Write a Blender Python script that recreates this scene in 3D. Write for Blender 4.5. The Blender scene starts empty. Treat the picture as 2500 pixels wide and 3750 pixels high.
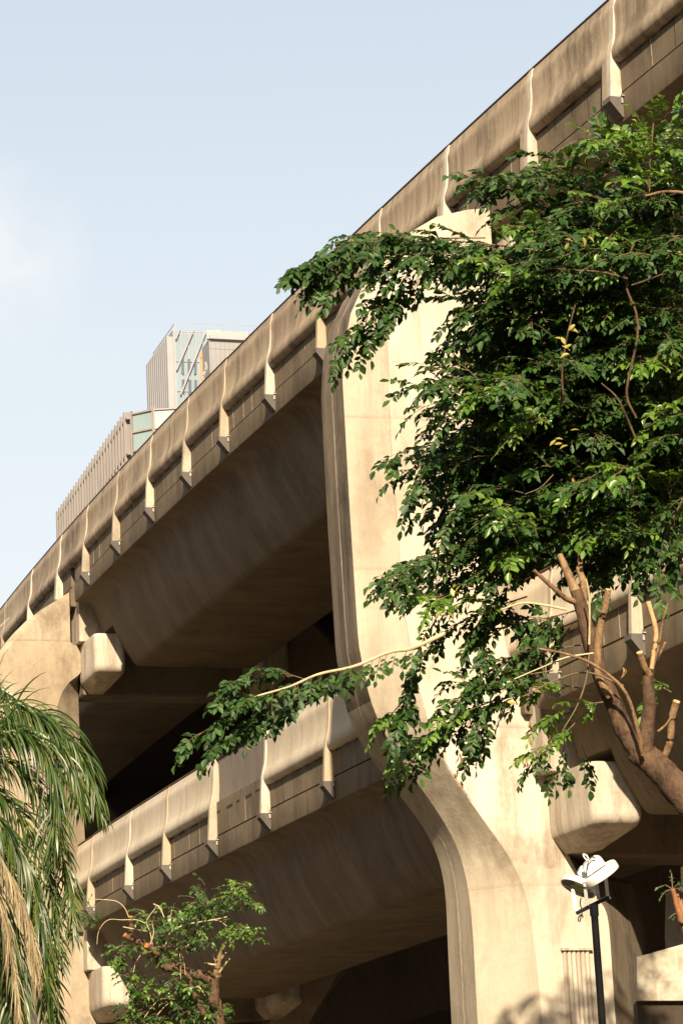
import bpy, bmesh, math, random
import numpy as np
from mathutils import Vector, Matrix
rnd = random.Random(7)
rng = np.random.default_rng(11)
C = bpy.context.scene.collection
# ------------------------------------------------------------------ camera
PITCH, ROLL, FPX, CAMZ = 0.2529, -0.0471, 10873.2, 1.6
_fw = np.array([0, math.cos(PITCH), math.sin(PITCH)])
_up0 = np.array([0, -math.sin(PITCH), math.cos(PITCH)])
_r0 = np.array([1., 0, 0])
_cr, _sr = math.cos(ROLL), math.sin(ROLL)
_r = _cr*_r0 + _sr*_up0
_u = -_sr*_r0 + _cr*_up0
CAM = np.array([0, 0, CAMZ])
def at(x, y, depth):
    """world point seen at photo pixel x, y (2500x3750) at a distance along the view axis"""
    return CAM + depth*(_fw + (x-1250)/FPX*_r - (y-1875)/FPX*_u)
DS = 2500/1568
def atd(x, y, depth): return at(x*DS, y*DS, depth)
cd = bpy.data.cameras.new('camera'); cam = bpy.data.objects.new('camera', cd); C.objects.link(cam)
cam.matrix_world = Matrix(((_r[0], _u[0], -_fw[0], 0), (_r[1], _u[1], -_fw[1], 0), (_r[2], _u[2], -_fw[2], CAMZ), (0, 0, 0, 1)))
cd.sensor_fit = 'VERTICAL'; cd.sensor_height = 36; cd.lens = FPX/3750*36; cd.clip_end = 6000
bpy.context.scene.camera = cam
# ------------------------------------------------------------------ viaduct alignment (a gentle curve)
X0, Y0, TH0, KAP = 4.3371, 40.4838, 0.3902, -2.3086e-3
def plan(s):
    th = TH0 + KAP*s
    return np.array([X0 + (math.cos(th)-math.cos(TH0))/KAP, Y0 + (math.sin(th)-math.sin(TH0))/KAP]), th
def W(s, off, z):
    """s along the track (away from the camera), off outward from the parapet line, z above eye level"""
    P, th = plan(s)
    return (P[0]-off*math.cos(th), P[1]-off*math.sin(th), z+CAMZ)
ZU, ZL = 18.0739, 10.2253
# ------------------------------------------------------------------ mesh helpers
def mesh_obj(name, V, F, mat, parent=None, smooth=False, uv=None, sharp=None):
    me = bpy.data.meshes.new(name)
    me.from_pydata([tuple(v) for v in V], [], F)
    if smooth:
        me.polygons.foreach_set('use_smooth', [True]*len(me.polygons))
        if sharp: me.set_sharp_from_angle(angle=math.radians(sharp))
    if uv is not None:
        l = me.uv_layers.new(name='UVMap'); idx = np.zeros(len(me.loops), dtype=np.int32)
        me.loops.foreach_get('vertex_index', idx)
        l.data.foreach_set('uv', np.asarray(uv, dtype=np.float32)[idx].ravel())
    me.materials.append(mat); me.update()
    o = bpy.data.objects.new(name, me); C.objects.link(o)
    if parent is not None: o.parent = parent
    return o
def np_mesh(name, V, quads, tris, mat, parent=None):
    me = bpy.data.meshes.new(name)
    V = np.asarray(V, np.float32); quads = np.asarray(quads, np.int32).reshape(-1, 4); tris = np.asarray(tris, np.int32).reshape(-1, 3)
    me.vertices.add(len(V)); me.vertices.foreach_set('co', V.ravel())
    nq, nt = len(quads), len(tris)
    me.loops.add(nq*4+nt*3); me.loops.foreach_set('vertex_index', np.concatenate([quads.ravel(), tris.ravel()]))
    me.polygons.add(nq+nt)
    me.polygons.foreach_set('loop_start', np.concatenate([np.arange(nq)*4, nq*4+np.arange(nt)*3]).astype(np.int32))
    me.polygons.foreach_set('use_smooth', np.ones(nq+nt, dtype=bool))
    me.update(calc_edges=True); me.validate()
    me.materials.append(mat)
    o = bpy.data.objects.new(name, me); C.objects.link(o)
    if parent is not None: o.parent = parent
    return o
def thing(name, label, cat, loc=(0, 0, 0), group=None, kind=None):
    o = bpy.data.objects.new(name, None); C.objects.link(o); o.empty_display_size = .3
    o['label'] = label; o['category'] = cat
    if group: o['group'] = group
    if kind: o['kind'] = kind
    return o
def tag(o, label, cat=None, group=None, kind=None):
    o['label'] = label
    if cat: o['category'] = cat
    if group: o['group'] = group
    if kind: o['kind'] = kind
    return o
def join_into(o, mb, mat):
    me = o.data; me.materials.append(mat); mi = len(me.materials)-1
    bm = bmesh.new(); bm.from_mesh(me); vs = [bm.verts.new(v) for v in mb.V]
    for f in mb.F:
        fc = bm.faces.new([vs[i] for i in f]); fc.material_index = mi; fc.smooth = False
    bm.to_mesh(me); bm.free(); me.update()
class MB:
    def __init__(s): s.V = []; s.F = []
    def add(s, V, F):
        b = len(s.V); s.V += [tuple(v) for v in V]; s.F += [tuple(i+b for i in f) for f in F]
    def prism(s, A, B):
        n = len(A)
        s.add(list(A)+list(B), [tuple(range(n))[::-1], tuple(range(n, 2*n))]+[(i, (i+1) % n, n+(i+1) % n, n+i) for i in range(n)])
    def box(s, c, ax, ay, az):
        c, ax, ay, az = map(np.asarray, (c, ax, ay, az))
        q = [c-ax-ay-az, c+ax-ay-az, c+ax+ay-az, c-ax+ay-az]; s.prism(q, [p+2*az for p in q])
    def tube(s, pts, radii, n=8, cap=True, wob=0):
        pts = [np.asarray(p, float) for p in pts]; rings = []
        for i, p in enumerate(pts):
            d = pts[min(i+1, len(pts)-1)]-pts[max(i-1, 0)]; d = d/(np.linalg.norm(d)+1e-9)
            a = np.cross(d, [0, 0, 1.]) if abs(d[2]) < .9 else np.cross(d, [1., 0, 0]); a /= np.linalg.norm(a); b = np.cross(d, a)
            r = radii[i] if hasattr(radii, '__len__') else radii
            rings.append([p+(a*math.cos(t)+b*math.sin(t))*r*(1+wob*(rnd.random()-.5)) for t in [2*math.pi*k/n for k in range(n)]])
        V = [v for g in rings for v in g]; F = []
        for i in range(len(rings)-1):
            for k in range(n): F.append((i*n+k, i*n+(k+1) % n, (i+1)*n+(k+1) % n, (i+1)*n+k))
        if cap: F += [tuple(range(n))[::-1], tuple(range((len(rings)-1)*n, len(rings)*n))]
        s.add(V, F)
    def build(s, name, mat, parent=None, smooth=False, sharp=40, bevel=0):
        o = mesh_obj(name, s.V, s.F, mat, parent, smooth, sharp=sharp)
        if bevel:
            m = o.modifiers.new('bevel', 'BEVEL'); m.width = bevel; m.segments = 2; m.limit_method = 'ANGLE'; m.angle_limit = math.radians(35)
        return o
def spline(pts, n):
    pts = np.asarray(pts, float); m = len(pts)
    if m == 2: return [pts[0]+(pts[1]-pts[0])*t for t in np.linspace(0, 1, n)]
    out = []
    P = np.vstack([2*pts[0]-pts[1], pts, 2*pts[-1]-pts[-2]])
    for t in np.linspace(0, m-1-1e-6, n):
        i = int(t); f = t-i; p0, p1, p2, p3 = P[i:i+4]
        out.append(.5*((2*p1)+(-p0+p2)*f+(2*p0-5*p1+4*p2-p3)*f*f+(-p0+3*p1-3*p2+p3)*f**3))
    return out
# ------------------------------------------------------------------ materials
def newmat(name):
    m = bpy.data.materials.new(name); m.use_nodes = True; nt = m.node_tree
    for n in list(nt.nodes): nt.nodes.remove(n)
    out = nt.nodes.new('ShaderNodeOutputMaterial'); b = nt.nodes.new('ShaderNodeBsdfPrincipled'); nt.links.new(b.outputs[0], out.inputs[0])
    return m, nt, b, out
def N(nt, t, **kw):
    n = nt.nodes.new(t)
    for k, v in kw.items():
        if k.startswith('i_'):
            key = k[2:]; n.inputs[int(key) if key.isdigit() else key].default_value = v
        else: setattr(n, k, v)
    return n
def noise(nt, vec, scale3, sc, det=5, rough=.6, lo=.35, hi=.65):
    mp = N(nt, 'ShaderNodeMapping'); mp.inputs['Scale'].default_value = scale3; nt.links.new(vec, mp.inputs[0])
    n = N(nt, 'ShaderNodeTexNoise'); n.inputs['Scale'].default_value = sc; n.inputs['Detail'].default_value = det; n.inputs['Roughness'].default_value = rough
    nt.links.new(mp.outputs[0], n.inputs['Vector'])
    r = N(nt, 'ShaderNodeMapRange'); r.inputs[1].default_value = lo; r.inputs[2].default_value = hi
    nt.links.new(n.outputs[0], r.inputs[0]); return r.outputs[0], n.outputs[0]
def mixc(nt, fac, a, b, mult=1.0):
    m = N(nt, 'ShaderNodeMix', data_type='RGBA')
    if mult != 1.0:
        mm = N(nt, 'ShaderNodeMath', operation='MULTIPLY'); mm.inputs[1].default_value = mult; nt.links.new(fac, mm.inputs[0]); fac = mm.outputs[0]
    nt.links.new(fac, m.inputs[0])
    for i, c in ((6, a), (7, b)):
        if isinstance(c, tuple): m.inputs[i].default_value = (*c, 1)
        else: nt.links.new(c, m.inputs[i])
    return m.outputs[2]
def concrete(name, base, alt, dirt, blotch=.6, streak=.5, stain=.4, bump=.25, rough=.85, lifts=0.0, specks=0.0, sscale=1.0, cracks=0.0, uv=False, joints=0.0):
    m, nt, b, out = newmat(name)
    tc = N(nt, 'ShaderNodeTexCoord'); v = tc.outputs['Object']
    f1, _ = noise(nt, v, (1, 1, .8), .6*sscale, 8, .68, .38, .62)
    c = mixc(nt, f1, base, alt, blotch)
    if uv:
        f2, _ = noise(nt, tc.outputs['UV'], (1, .07, 1), 4.2*sscale, 7, .72, .46, .72)
        f2b, _ = noise(nt, tc.outputs['UV'], (1, .03, 1), 1.1*sscale, 5, .65, .42, .66)
        c = mixc(nt, f2b, c, alt, .45)
    else: f2, _ = noise(nt, v, (1, 1, .09), 3.2*sscale, 7, .72, .46, .70)
    if joints:
        su = N(nt, 'ShaderNodeSeparateXYZ'); nt.links.new(tc.outputs['UV'], su.inputs[0])
        ju = N(nt, 'ShaderNodeMath', operation='MODULO'); ju.inputs[1].default_value = joints; au = N(nt, 'ShaderNodeMath', operation='ADD'); au.inputs[1].default_value = 300*joints
        nt.links.new(su.outputs[0], au.inputs[0]); nt.links.new(au.outputs[0], ju.inputs[0])
        ku = N(nt, 'ShaderNodeMapRange'); ku.inputs[1].default_value = 0; ku.inputs[2].default_value = .03; ku.inputs[3].default_value = 1; ku.inputs[4].default_value = 0; nt.links.new(ju.outputs[0], ku.inputs[0])
        fl = N(nt, 'ShaderNodeMath', operation='DIVIDE'); fl.inputs[1].default_value = joints; nt.links.new(au.outputs[0], fl.inputs[0])
        ff = N(nt, 'ShaderNodeMath', operation='FLOOR'); nt.links.new(fl.outputs[0], ff.inputs[0])
        wn = N(nt, 'ShaderNodeTexWhiteNoise', noise_dimensions='1D'); nt.links.new(ff.outputs[0], wn.inputs['W'])
        c = mixc(nt, wn.outputs[0], c, alt, .45)
        c = mixc(nt, ku.outputs[0], c, dirt, .8)
    c = mixc(nt, f2, c, dirt, streak)
    f3, _ = noise(nt, v, (1, 1, .55), .8*sscale, 10, .74, .505, .635)
    c = mixc(nt, f3, c, dirt, stain)
    f5, _ = noise(nt, v, (1, 1, 1), 9*sscale, 6, .75, .4, .75)
    c = mixc(nt, f5, c, dirt, .16)
    if lifts:
        sx = N(nt, 'ShaderNodeSeparateXYZ'); nt.links.new(v, sx.inputs[0])
        w = N(nt, 'ShaderNodeMath', operation='MODULO'); w.inputs[1].default_value = lifts; nt.links.new(sx.outputs[2], w.inputs[0])
        nz, _ = noise(nt, v, (1, 1, 1), 1.3, 4, .6, .2, .8)
        k = N(nt, 'ShaderNodeMapRange'); k.inputs[1].default_value = .015; k.inputs[2].default_value = .07; k.inputs[3].default_value = 1; k.inputs[4].default_value = 0
        nt.links.new(w.outputs[0], k.inputs[0])
        mu = N(nt, 'ShaderNodeMath', operation='MULTIPLY'); nt.links.new(k.outputs[0], mu.inputs[0]); nt.links.new(nz, mu.inputs[1])
        c = mixc(nt, mu.outputs[0], c, dirt, .8)
        zz = N(nt, 'ShaderNodeMath', operation='MULTIPLY_ADD'); zz.inputs[1].default_value = .35; nt.links.new(nz, zz.inputs[0]); nt.links.new(sx.outputs[2], zz.inputs[2])
        dv = N(nt, 'ShaderNodeMath', operation='DIVIDE'); dv.inputs[1].default_value = lifts*.8; nt.links.new(zz.outputs[0], dv.inputs[0])
        fo = N(nt, 'ShaderNodeMath', operation='FLOOR'); nt.links.new(dv.outputs[0], fo.inputs[0])
        wn = N(nt, 'ShaderNodeTexWhiteNoise', noise_dimensions='1D'); nt.links.new(fo.outputs[0], wn.inputs['W'])
        c = mixc(nt, wn.outputs[0], c, alt, .5)
    if specks:
        vo = N(nt, 'ShaderNodeTexVoronoi'); vo.inputs['Scale'].default_value = 16; nt.links.new(v, vo.inputs['Vector'])
        k = N(nt, 'ShaderNodeMapRange'); k.inputs[1].default_value = .10; k.inputs[2].default_value = .16; k.inputs[3].default_value = 1; k.inputs[4].default_value = 0
        nt.links.new(vo.outputs['Distance'], k.inputs[0])
        g, _ = noise(nt, v, (1, 1, 1), .9, 3, .6, .5, .7)
        mu = N(nt, 'ShaderNodeMath', operation='MULTIPLY'); nt.links.new(k.outputs[0], mu.inputs[0]); nt.links.new(g, mu.inputs[1])
        c = mixc(nt, mu.outputs[0], c, (.75, .68, .55), specks)
    if cracks:
        wv, nraw = noise(nt, v, (1, 1, 1), 1.7, 8, .75)
        ad = N(nt, 'ShaderNodeVectorMath', operation='MULTIPLY_ADD'); ad.inputs[1].default_value = (1.6, 1.6, 1.6)
        nt.links.new(nraw, ad.inputs[0]); nt.links.new(v, ad.inputs[2])
        vo = N(nt, 'ShaderNodeTexVoronoi', feature='DISTANCE_TO_EDGE'); vo.inputs['Scale'].default_value = .9; nt.links.new(ad.outputs[0], vo.inputs['Vector'])
        k = N(nt, 'ShaderNodeMapRange'); k.inputs[1].default_value = .0; k.inputs[2].default_value = .012; k.inputs[3].default_value = 1; k.inputs[4].default_value = 0
        nt.links.new(vo.outputs[0], k.inputs[0])
        g, _ = noise(nt, v, (1, 1, 1), .7, 3, .6, .52, .6)
        mu = N(nt, 'ShaderNodeMath', operation='MULTIPLY'); nt.links.new(k.outputs[0], mu.inputs[0]); nt.links.new(g, mu.inputs[1])
        c = mixc(nt, mu.outputs[0], c, dirt, cracks)
    nt.links.new(c, b.inputs['Base Color']); b.inputs['Roughness'].default_value = rough; b.inputs['Specular IOR Level'].default_value = .25
    _, raw = noise(nt, v, (1, 1, 1), 14, 8, .75)
    _, raw2 = noise(nt, v, (1, 1, .4), 1.2, 4, .6)
    a = N(nt, 'ShaderNodeMath', operation='MULTIPLY_ADD'); a.inputs[1].default_value = 2.5; nt.links.new(raw2, a.inputs[0]); nt.links.new(raw, a.inputs[2])
    bp = N(nt, 'ShaderNodeBump'); bp.inputs['Strength'].default_value = bump; bp.inputs['Distance'].default_value = .03
    nt.links.new(a.outputs[0], bp.inputs['Height']); nt.links.new(bp.outputs[0], b.inputs['Normal'])
    return m
def plain(name, col, rough=.5, metal=0, var=.25, sc=6, bump=0.0, spec=.4):
    m, nt, b, out = newmat(name)
    tc = N(nt, 'ShaderNodeTexCoord')
    f, raw = noise(nt, tc.outputs['Object'], (1, 1, 1), sc, 6, .65)
    c = mixc(nt, f, col, tuple(x*(1-var) for x in col))
    nt.links.new(c, b.inputs['Base Color']); b.inputs['Roughness'].default_value = rough; b.inputs['Metallic'].default_value = metal
    b.inputs['Specular IOR Level'].default_value = spec
    if bump:
        bp = N(nt, 'ShaderNodeBump'); bp.inputs['Strength'].default_value = bump; bp.inputs['Distance'].default_value = .02
        nt.links.new(raw, bp.inputs['Height']); nt.links.new(bp.outputs[0], b.inputs['Normal'])
    return m
def leafmat(name, c1, c2, c3, rough=.34, trans=.25, tcol=(.12, .2, .02), spec=.5):
    m, nt, b, out = newmat(name)
    g = N(nt, 'ShaderNodeNewGeometry'); r = N(nt, 'ShaderNodeValToRGB')
    e = r.color_ramp.elements; e[0].color = (*c1, 1); e[1].color = (*c3, 1); x = e.new(.6); x.color = (*c2, 1)
    nt.links.new(g.outputs['Random Per Island'], r.inputs[0])
    nt.links.new(r.outputs[0], b.inputs['Base Color']); b.inputs['Roughness'].default_value = rough; b.inputs['Specular IOR Level'].default_value = spec
    t = N(nt, 'ShaderNodeBsdfTranslucent'); t.inputs[0].default_value = (*tcol, 1)
    mx = N(nt, 'ShaderNodeMixShader'); mx.inputs[0].default_value = trans
    nt.links.new(b.outputs[0], mx.inputs[1]); nt.links.new(t.outputs[0], mx.inputs[2]); nt.links.new(mx.outputs[0], out.inputs[0])
    return m
M = {}
M['pier'] = concrete('pier_concrete', (.58, .52, .43), (.42, .355, .27), (.15, .108, .068), .8, .55, .62, .35, lifts=2.4, cracks=.25)
M['pier_stained'] = concrete('stained_pier_concrete', (.40, .335, .245), (.27, .21, .14), (.11, .08, .05), .95, .4, .85, .35, lifts=2.4, cracks=.4)
M['pier_band'] = concrete('pier_band_concrete', (.45, .395, .31), (.33, .275, .20), (.15, .11, .07), .85, .5, .7, .3, lifts=2.4, cracks=.3)
M['edge_pale'] = concrete('pale_edge_concrete', (.40, .34, .26), (.31, .255, .185), (.13, .10, .07), .7, .6, .5, .3)
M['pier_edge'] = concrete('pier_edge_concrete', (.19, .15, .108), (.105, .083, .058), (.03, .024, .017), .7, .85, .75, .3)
M['panel'] = concrete('parapet_concrete', (.40, .315, .22), (.29, .222, .152), (.09, .066, .045), .8, .8, .7, .18, specks=.55, uv=True)
M['panel_low'] = concrete('lower_parapet_concrete', (.55, .48, .37), (.46, .39, .29), (.24, .18, .125), .6, .4, .35, .12, uv=True)
M['rib'] = concrete('rib_concrete', (.52, .475, .40), (.40, .345, .27), (.18, .13, .085), .7, .5, .45, .2, sscale=1.5)
M['rib_dirty'] = concrete('dirty_rib_concrete', (.43, .37, .29), (.29, .23, .165), (.12, .09, .06), .7, .6, .5, .2, sscale=1.5)
M['rib_tan'] = concrete('rib_tan_concrete', (.40, .325, .235), (.33, .25, .17), (.17, .12, .08), .6, .45, .4, .2, sscale=1.5)
M['foot'] = concrete('rib_foot_concrete', (.12, .105, .09), (.085, .07, .06), (.04, .033, .03), .6, .4, .4, .3)
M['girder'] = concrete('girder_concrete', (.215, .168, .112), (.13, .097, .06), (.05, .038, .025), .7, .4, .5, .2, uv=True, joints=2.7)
M['dark'] = concrete('shaded_concrete', (.055, .040, .028), (.04, .028, .02), (.018, .013, .01), .6, .5, .4, .2)  # near-black base colour stands in for deep shade
M['corbel'] = concrete('corbel_concrete', (.50, .445, .36), (.39, .33, .25), (.17, .12, .08), .7, .75, .45, .3, sscale=1.6)
M['caulk'] = plain('pale_joint_sealant', (.44, .38, .285), .8, 0, .5, 8)
M['crack'] = plain('dark_joint', (.025, .02, .016), .9)
M['rust'] = plain('rusty_rail', (.11, .065, .04), .6, .4, .5, 12)
M['grey_sheet'] = concrete('grey_sheet', (.20, .165, .135), (.16, .125, .10), (.09, .07, .055), .6, .5, .4, .2)
M['steel'] = plain('galvanised_steel', (.42, .40, .37), .5, .3, .3, 12)
M['white_metal'] = plain('white_painted_metal', (.70, .68, .64), .35, 0, .1, 5, 0, .5)
M['black_metal'] = plain('black_painted_metal', (.008, .008, .009), .45, 0, .5, 9, .1, .3)
M['lens'] = plain('floodlight_glass', (.10, .10, .06), .12, 0, .3, 8, 0, .6)
M['led'] = plain('yellow_led_array', (.32, .34, .05), .35, 0, .3, 30, 0, .5)
M['cable'] = plain('black_cable', (.015, .015, .015), .5)
M['bark'] = concrete('bark', (.17, .10, .056), (.085, .05, .03), (.022, .015, .01), .9, .7, .75, 1.0, sscale=6)
M['bark_pale'] = concrete('pale_bark', (.33, .21, .11), (.21, .125, .065), (.06, .034, .018), .9, .7, .7, 1.0, sscale=7)
M['twig'] = plain('twig', (.15, .10, .05), .7, 0, .4, 10)
M['twig_pale'] = plain('pale_twig', (.52, .42, .24), .6, 0, .3, 10)
M['cut'] = plain('cut_wood', (.62, .40, .20), .8, 0, .35, 30)
M['cut_orange'] = plain('orange_cut_wood', (.55, .18, .05), .8, 0, .4, 30)
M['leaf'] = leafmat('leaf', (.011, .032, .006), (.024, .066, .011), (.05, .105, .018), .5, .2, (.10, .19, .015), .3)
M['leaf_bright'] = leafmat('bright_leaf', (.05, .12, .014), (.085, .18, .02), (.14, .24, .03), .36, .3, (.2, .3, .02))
M['leaf_yellow'] = leafmat('yellow_leaf', (.22, .20, .03), (.34, .29, .05), (.42, .38, .13), .4, .3, (.5, .38, .05))
M['leaf_dry'] = leafmat('dry_leaf', (.16, .09, .03), (.26, .16, .06), (.36, .25, .11), .6, .15, (.3, .18, .06))
M['palm'] = leafmat('palm_leaf', (.016, .036, .008), (.036, .072, .012), (.11, .13, .03), .38, .18, (.14, .2, .02), .4)
M['palm_dry'] = leafmat('dry_palm_leaf', (.16, .12, .06), (.26, .20, .10), (.36, .28, .16), .5, .15, (.3, .24, .1))
# ------------------------------------------------------------------ viaduct
def sweep(name, prof, s0, s1, zt, mat, parent, step=1.0, closed=True, caps=True, smooth=True, sharp=32):
    n = max(2, int(abs(s1-s0)/step)+2); ss = np.linspace(s0, s1, n); k = len(prof)
    V = [W(s, o, zt+z) for s in ss for o, z in prof]; F = []
    L = np.concatenate([[0], np.cumsum([math.dist(prof[i], prof[i-1]) for i in range(1, k)])])
    uv = [(s, l) for s in ss for l in L]
    for i in range(n-1):
        for j in range(k if closed else k-1):
            j2 = (j+1) % k; F.append((i*k+j, (i+1)*k+j, (i+1)*k+j2, i*k+j2))
    if caps: F += [tuple(range(k)), tuple(range((n-1)*k, n*k))[::-1]]
    return mesh_obj(name, V, F, mat, parent, smooth, uv, sharp)
def arc(c, r, a0, a1, n): return [(c[0]+r*math.cos(math.radians(a0+(a1-a0)*i/n)), c[1]+r*math.sin(math.radians(a0+(a1-a0)*i/n))) for i in range(n+1)]
PANEL = [(.0, .0), (.03, -.015), (.04, -.05), (.048, -.11), (.068, -.16), (.083, -.21), (.084, -.28), (.080, -.36), (.081, -.48), (.091, -.60), (.108, -.72), (.130, -.79), (.156, -.85), (.178, -.92), (.181, -.98), (.166, -1.04), (.12, -1.085), (.05, -1.10), (-.06, -1.10), (-.06, -.04)]
def half(side):  # one side of the girder section from deck edge down to the soffit
    return side
UPPER_L = [(.055, -.9), (.055, -1.555), (.02, -1.565), (.02, -1.585), (.075, -1.595), (.075, -2.0), (.065, -2.02), (-.08, -2.035)]
COVE = [(-.26, -2.07), (-.34, -2.14), (-.41, -2.25), (-.46, -2.38), (-.51, -2.55), (-.57, -2.75), (-.60, -2.8)]
WEB = [(-.66, -2.98), (-.80, -3.25), (-.95, -3.5), (-1.06, -3.68), (-1.12, -3.75), (-1.2, -3.78)]
def mir(p): return [(-5.16-o, z) for o, z in p][::-1]
TOPR = [(-5.0, 0), (-5.0, -1.2), (-.3, -1.2), (-.3, -.9)]
FULL = UPPER_L+COVE+WEB+mir(UPPER_L[1:]+COVE+WEB)+[(-5.16+.0, 0)]+TOPR
DAP = UPPER_L+COVE+mir(UPPER_L[1:]+COVE)+[(-5.16, 0)]+TOPR
SLAB = UPPER_L+mir(UPPER_L[1:])+[(-5.16, 0)]+TOPR
def span(name, label, zt, sa, sb, ribs, mat_panel, special=None, dap=(True, True), joints=(), rng_seed=1, detail=True, shift=0.0, mat_g=None, wide=()):
    R = random.Random(rng_seed)
    t = thing(name, label, 'viaduct span', group='concrete deck spans of the double deck viaduct')
    sh = lambda P: [(o+shift, z) for o, z in P]
    g = mat_g or M['girder']
    a, b = sa+(1.0 if dap[0] else 0), sb-(1.0 if dap[1] else 0)
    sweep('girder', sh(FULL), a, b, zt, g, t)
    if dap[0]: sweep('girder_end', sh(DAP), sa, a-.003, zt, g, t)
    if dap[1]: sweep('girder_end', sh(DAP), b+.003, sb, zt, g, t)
    if not detail:
        sweep('parapet_panel', sh(PANEL), sa, sb, zt, mat_panel, t); return t
    # deck edge carried on over the piers
    ends = [ribs[0], ribs[-1]]
    lo, hi = min(ends)-.0, max(ends)+.0
    if lo < sa-.46: sweep('deck_edge', sh(SLAB), lo, sa-.45, zt, g, t)
    if hi > sb+.46: sweep('deck_edge', sh(SLAB), sb+.45, hi, zt, g, t)
    # parapet panels, rail segments and ribs
    for i, (p, q) in enumerate(zip(ribs[:-1], ribs[1:])):
        dz = R.uniform(-.012, .012)
        if special and i == special:
            fl = [(-.03, -.03), (.01, -.03), (.005, -.6), (.03, -.95), (.055, -1.2), (.0, -1.22)]
            o = sweep('recessed_panel', fl, p+.12, q-.12, zt, M['grey_sheet'], t)
            sweep('top_rail', [(.02+.025*math.cos(x), -.02+.02*math.sin(x)) for x in np.linspace(0, 2*math.pi, 9)[:-1]], p, q, zt, M['rust'], t)
            continue
        rr = .10+.02*R.random()
        sweep('parapet_panel', [(o*(.95+.12*R.random() if False else 1), z+dz) for o, z in PANEL], p+.05, q-.05, zt, mat_panel, t)
        sweep('top_rail', [(-.0+.036*math.cos(x), .02+dz+.028*math.sin(x)) for x in np.linspace(0, 2*math.pi, 9)[:-1]], p+.03, q-.01, zt, M['rust'], t)
    for i, s in enumerate(ribs[:-1]):
        w = .045 if s not in wide else .06
        rp = [(-.05, -.006), (.035, -.008), (.052, -.03), (.068, -.09), (.084, -.15), (.100, -.22), (.106, -.36), (.112, -.48), (.122, -.60), (.138, -.72), (.158, -.80), (.178, -.88), (.196, -.97), (.214, -1.2), (.245, -1.66), (.056, -1.66), (.056, -1.2), (-.05, -1.1)]
        V = MB(); A = [W(s-w, o, zt+z) for o, z in rp]; B = [W(s+w, o, zt+z) for o, z in rp]; V.prism(A, B)
        rb = V.build('rib', M[R.choice(('rib', 'rib', 'rib_tan', 'rib_dirty'))], t)
        if s in wide:
            V = MB(); rp2 = [(o-.012 if o > 0 else o, z) for o, z in rp]
            for k in range(2): V.prism([W(s+w+.012+k*.10, o-.01*k, zt+z) for o, z in rp2], [W(s+w+.095+k*.10, o-.01*k, zt+z) for o, z in rp2])
            V.build('rib_strip', M['rib_tan'], rb)
        V = MB(); fp = [(.285, -1.662), (.29, -1.74), (.10, -1.97), (.077, -1.97), (.077, -1.662)]
        V.prism([W(s-w-.06, o, zt+z) for o, z in fp], [W(s+w+.06, o, zt+z) for o, z in fp])
        V.build('rib_foot', M['foot'], rb)
        V = MB(); V.box(W(s-w-.09, .09, zt-1.655), (np.array(W(s-w-.05, .0, 0))-np.array(W(s-w-.09, .0, 0)))*.6, np.array(W(s, .03, 0))-np.array(W(s, 0, 0)), (0, 0, .008))
        V.box(W(s-w-.075, .10, zt-1.71), (np.array(W(s-w-.045, 0, 0))-np.array(W(s-w-.085, 0, 0)))*.2, (np.array(W(s, .015, 0))-np.array(W(s, 0, 0))), (0, 0, .05))
        V.build('steel_angle', M['steel'], rb)
    # vertical sealed joints between the edge blocks under the parapet
    pale, dark = MB(), MB()
    s = ribs[0]+.4
    while s < ribs[-1]-.3:
        near = min(abs(s-r) for r in ribs)
        if near > .28:
            mb = pale if R.random() < .38 else dark
            z0 = -1.55 if R.random() < .8 else -1.3
            wd = .010 if mb is pale else .007
            mb.prism([W(s-wd, +.0575, zt+z0), W(s+wd, +.0575, zt+z0), W(s+wd, +.0575, zt-1.09), W(s-wd, +.0575, zt-1.09)],
                     [W(s-wd, -.01, zt+z0), W(s+wd, -.01, zt+z0), W(s+wd, -.01, zt-1.09), W(s-wd, -.01, zt-1.09)])
            if R.random() < .3:
                dark.prism([W(s-.006, +.0775, zt-1.99), W(s+.006, +.0775, zt-1.99), W(s+.006, +.0775, zt-1.6), W(s-.006, +.0775, zt-1.6)],
                           [W(s-.006, +.03, zt-1.99), W(s+.006, +.03, zt-1.99), W(s+.006, +.03, zt-1.6), W(s-.006, +.03, zt-1.6)])
        s += R.uniform(.45, .8)
    # ragged shadow gap under the bulge
    s = ribs[0]+.2
    while s < ribs[-1]-.3:
        l = R.uniform(.15, .6); z1 = -1.095-R.uniform(.015, .05)
        dark.prism([W(s, +.0585, zt+z1), W(s+l, +.0585, zt+z1), W(s+l, +.0585, zt-1.08), W(s, +.0585, zt-1.08)],
                   [W(s, -.01, zt+z1), W(s+l, -.01, zt+z1), W(s+l, -.01, zt-1.08), W(s, -.01, zt-1.08)])
        s += l+R.uniform(.1, .7)
    g0 = next(c for c in t.children if c.name.startswith('girder'))
    for q, mm_ in ((pale, M['caulk']), (dark, M['crack'])): join_into(g0, q, mm_)
    return t
SF1, SF2, TK = 4.5, 31.6, 1.1
gap = .55
RU = [2.74, 6.05, 9.08, 12.05, 14.99, 17.93, 20.6, 23.52, 26.5, 29.5, 32.42]
RUN = [-22.0, -18.9, -15.8, -12.6, -9.5, -6.4, -3.2, -.11, 2.74]
RUF = [32.42, 35.99, 39.74, 43.0, 46.2, 49.4, 52.6, 55.8, 59.0]
RL = [5.4, 9.05, 12.68, 16.25, 19.65, 23.07, 26.19, 29.81, 31.5]
RLN = [-22.0, -18.6, -15.1, -11.6, -8.2, -4.9, -2.6, .41, 3.15, 5.4]
RLF = [32.9, 36.3, 39.7, 43.1, 46.5, 49.9, 53.3, 56.7, 59.5]
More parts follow.
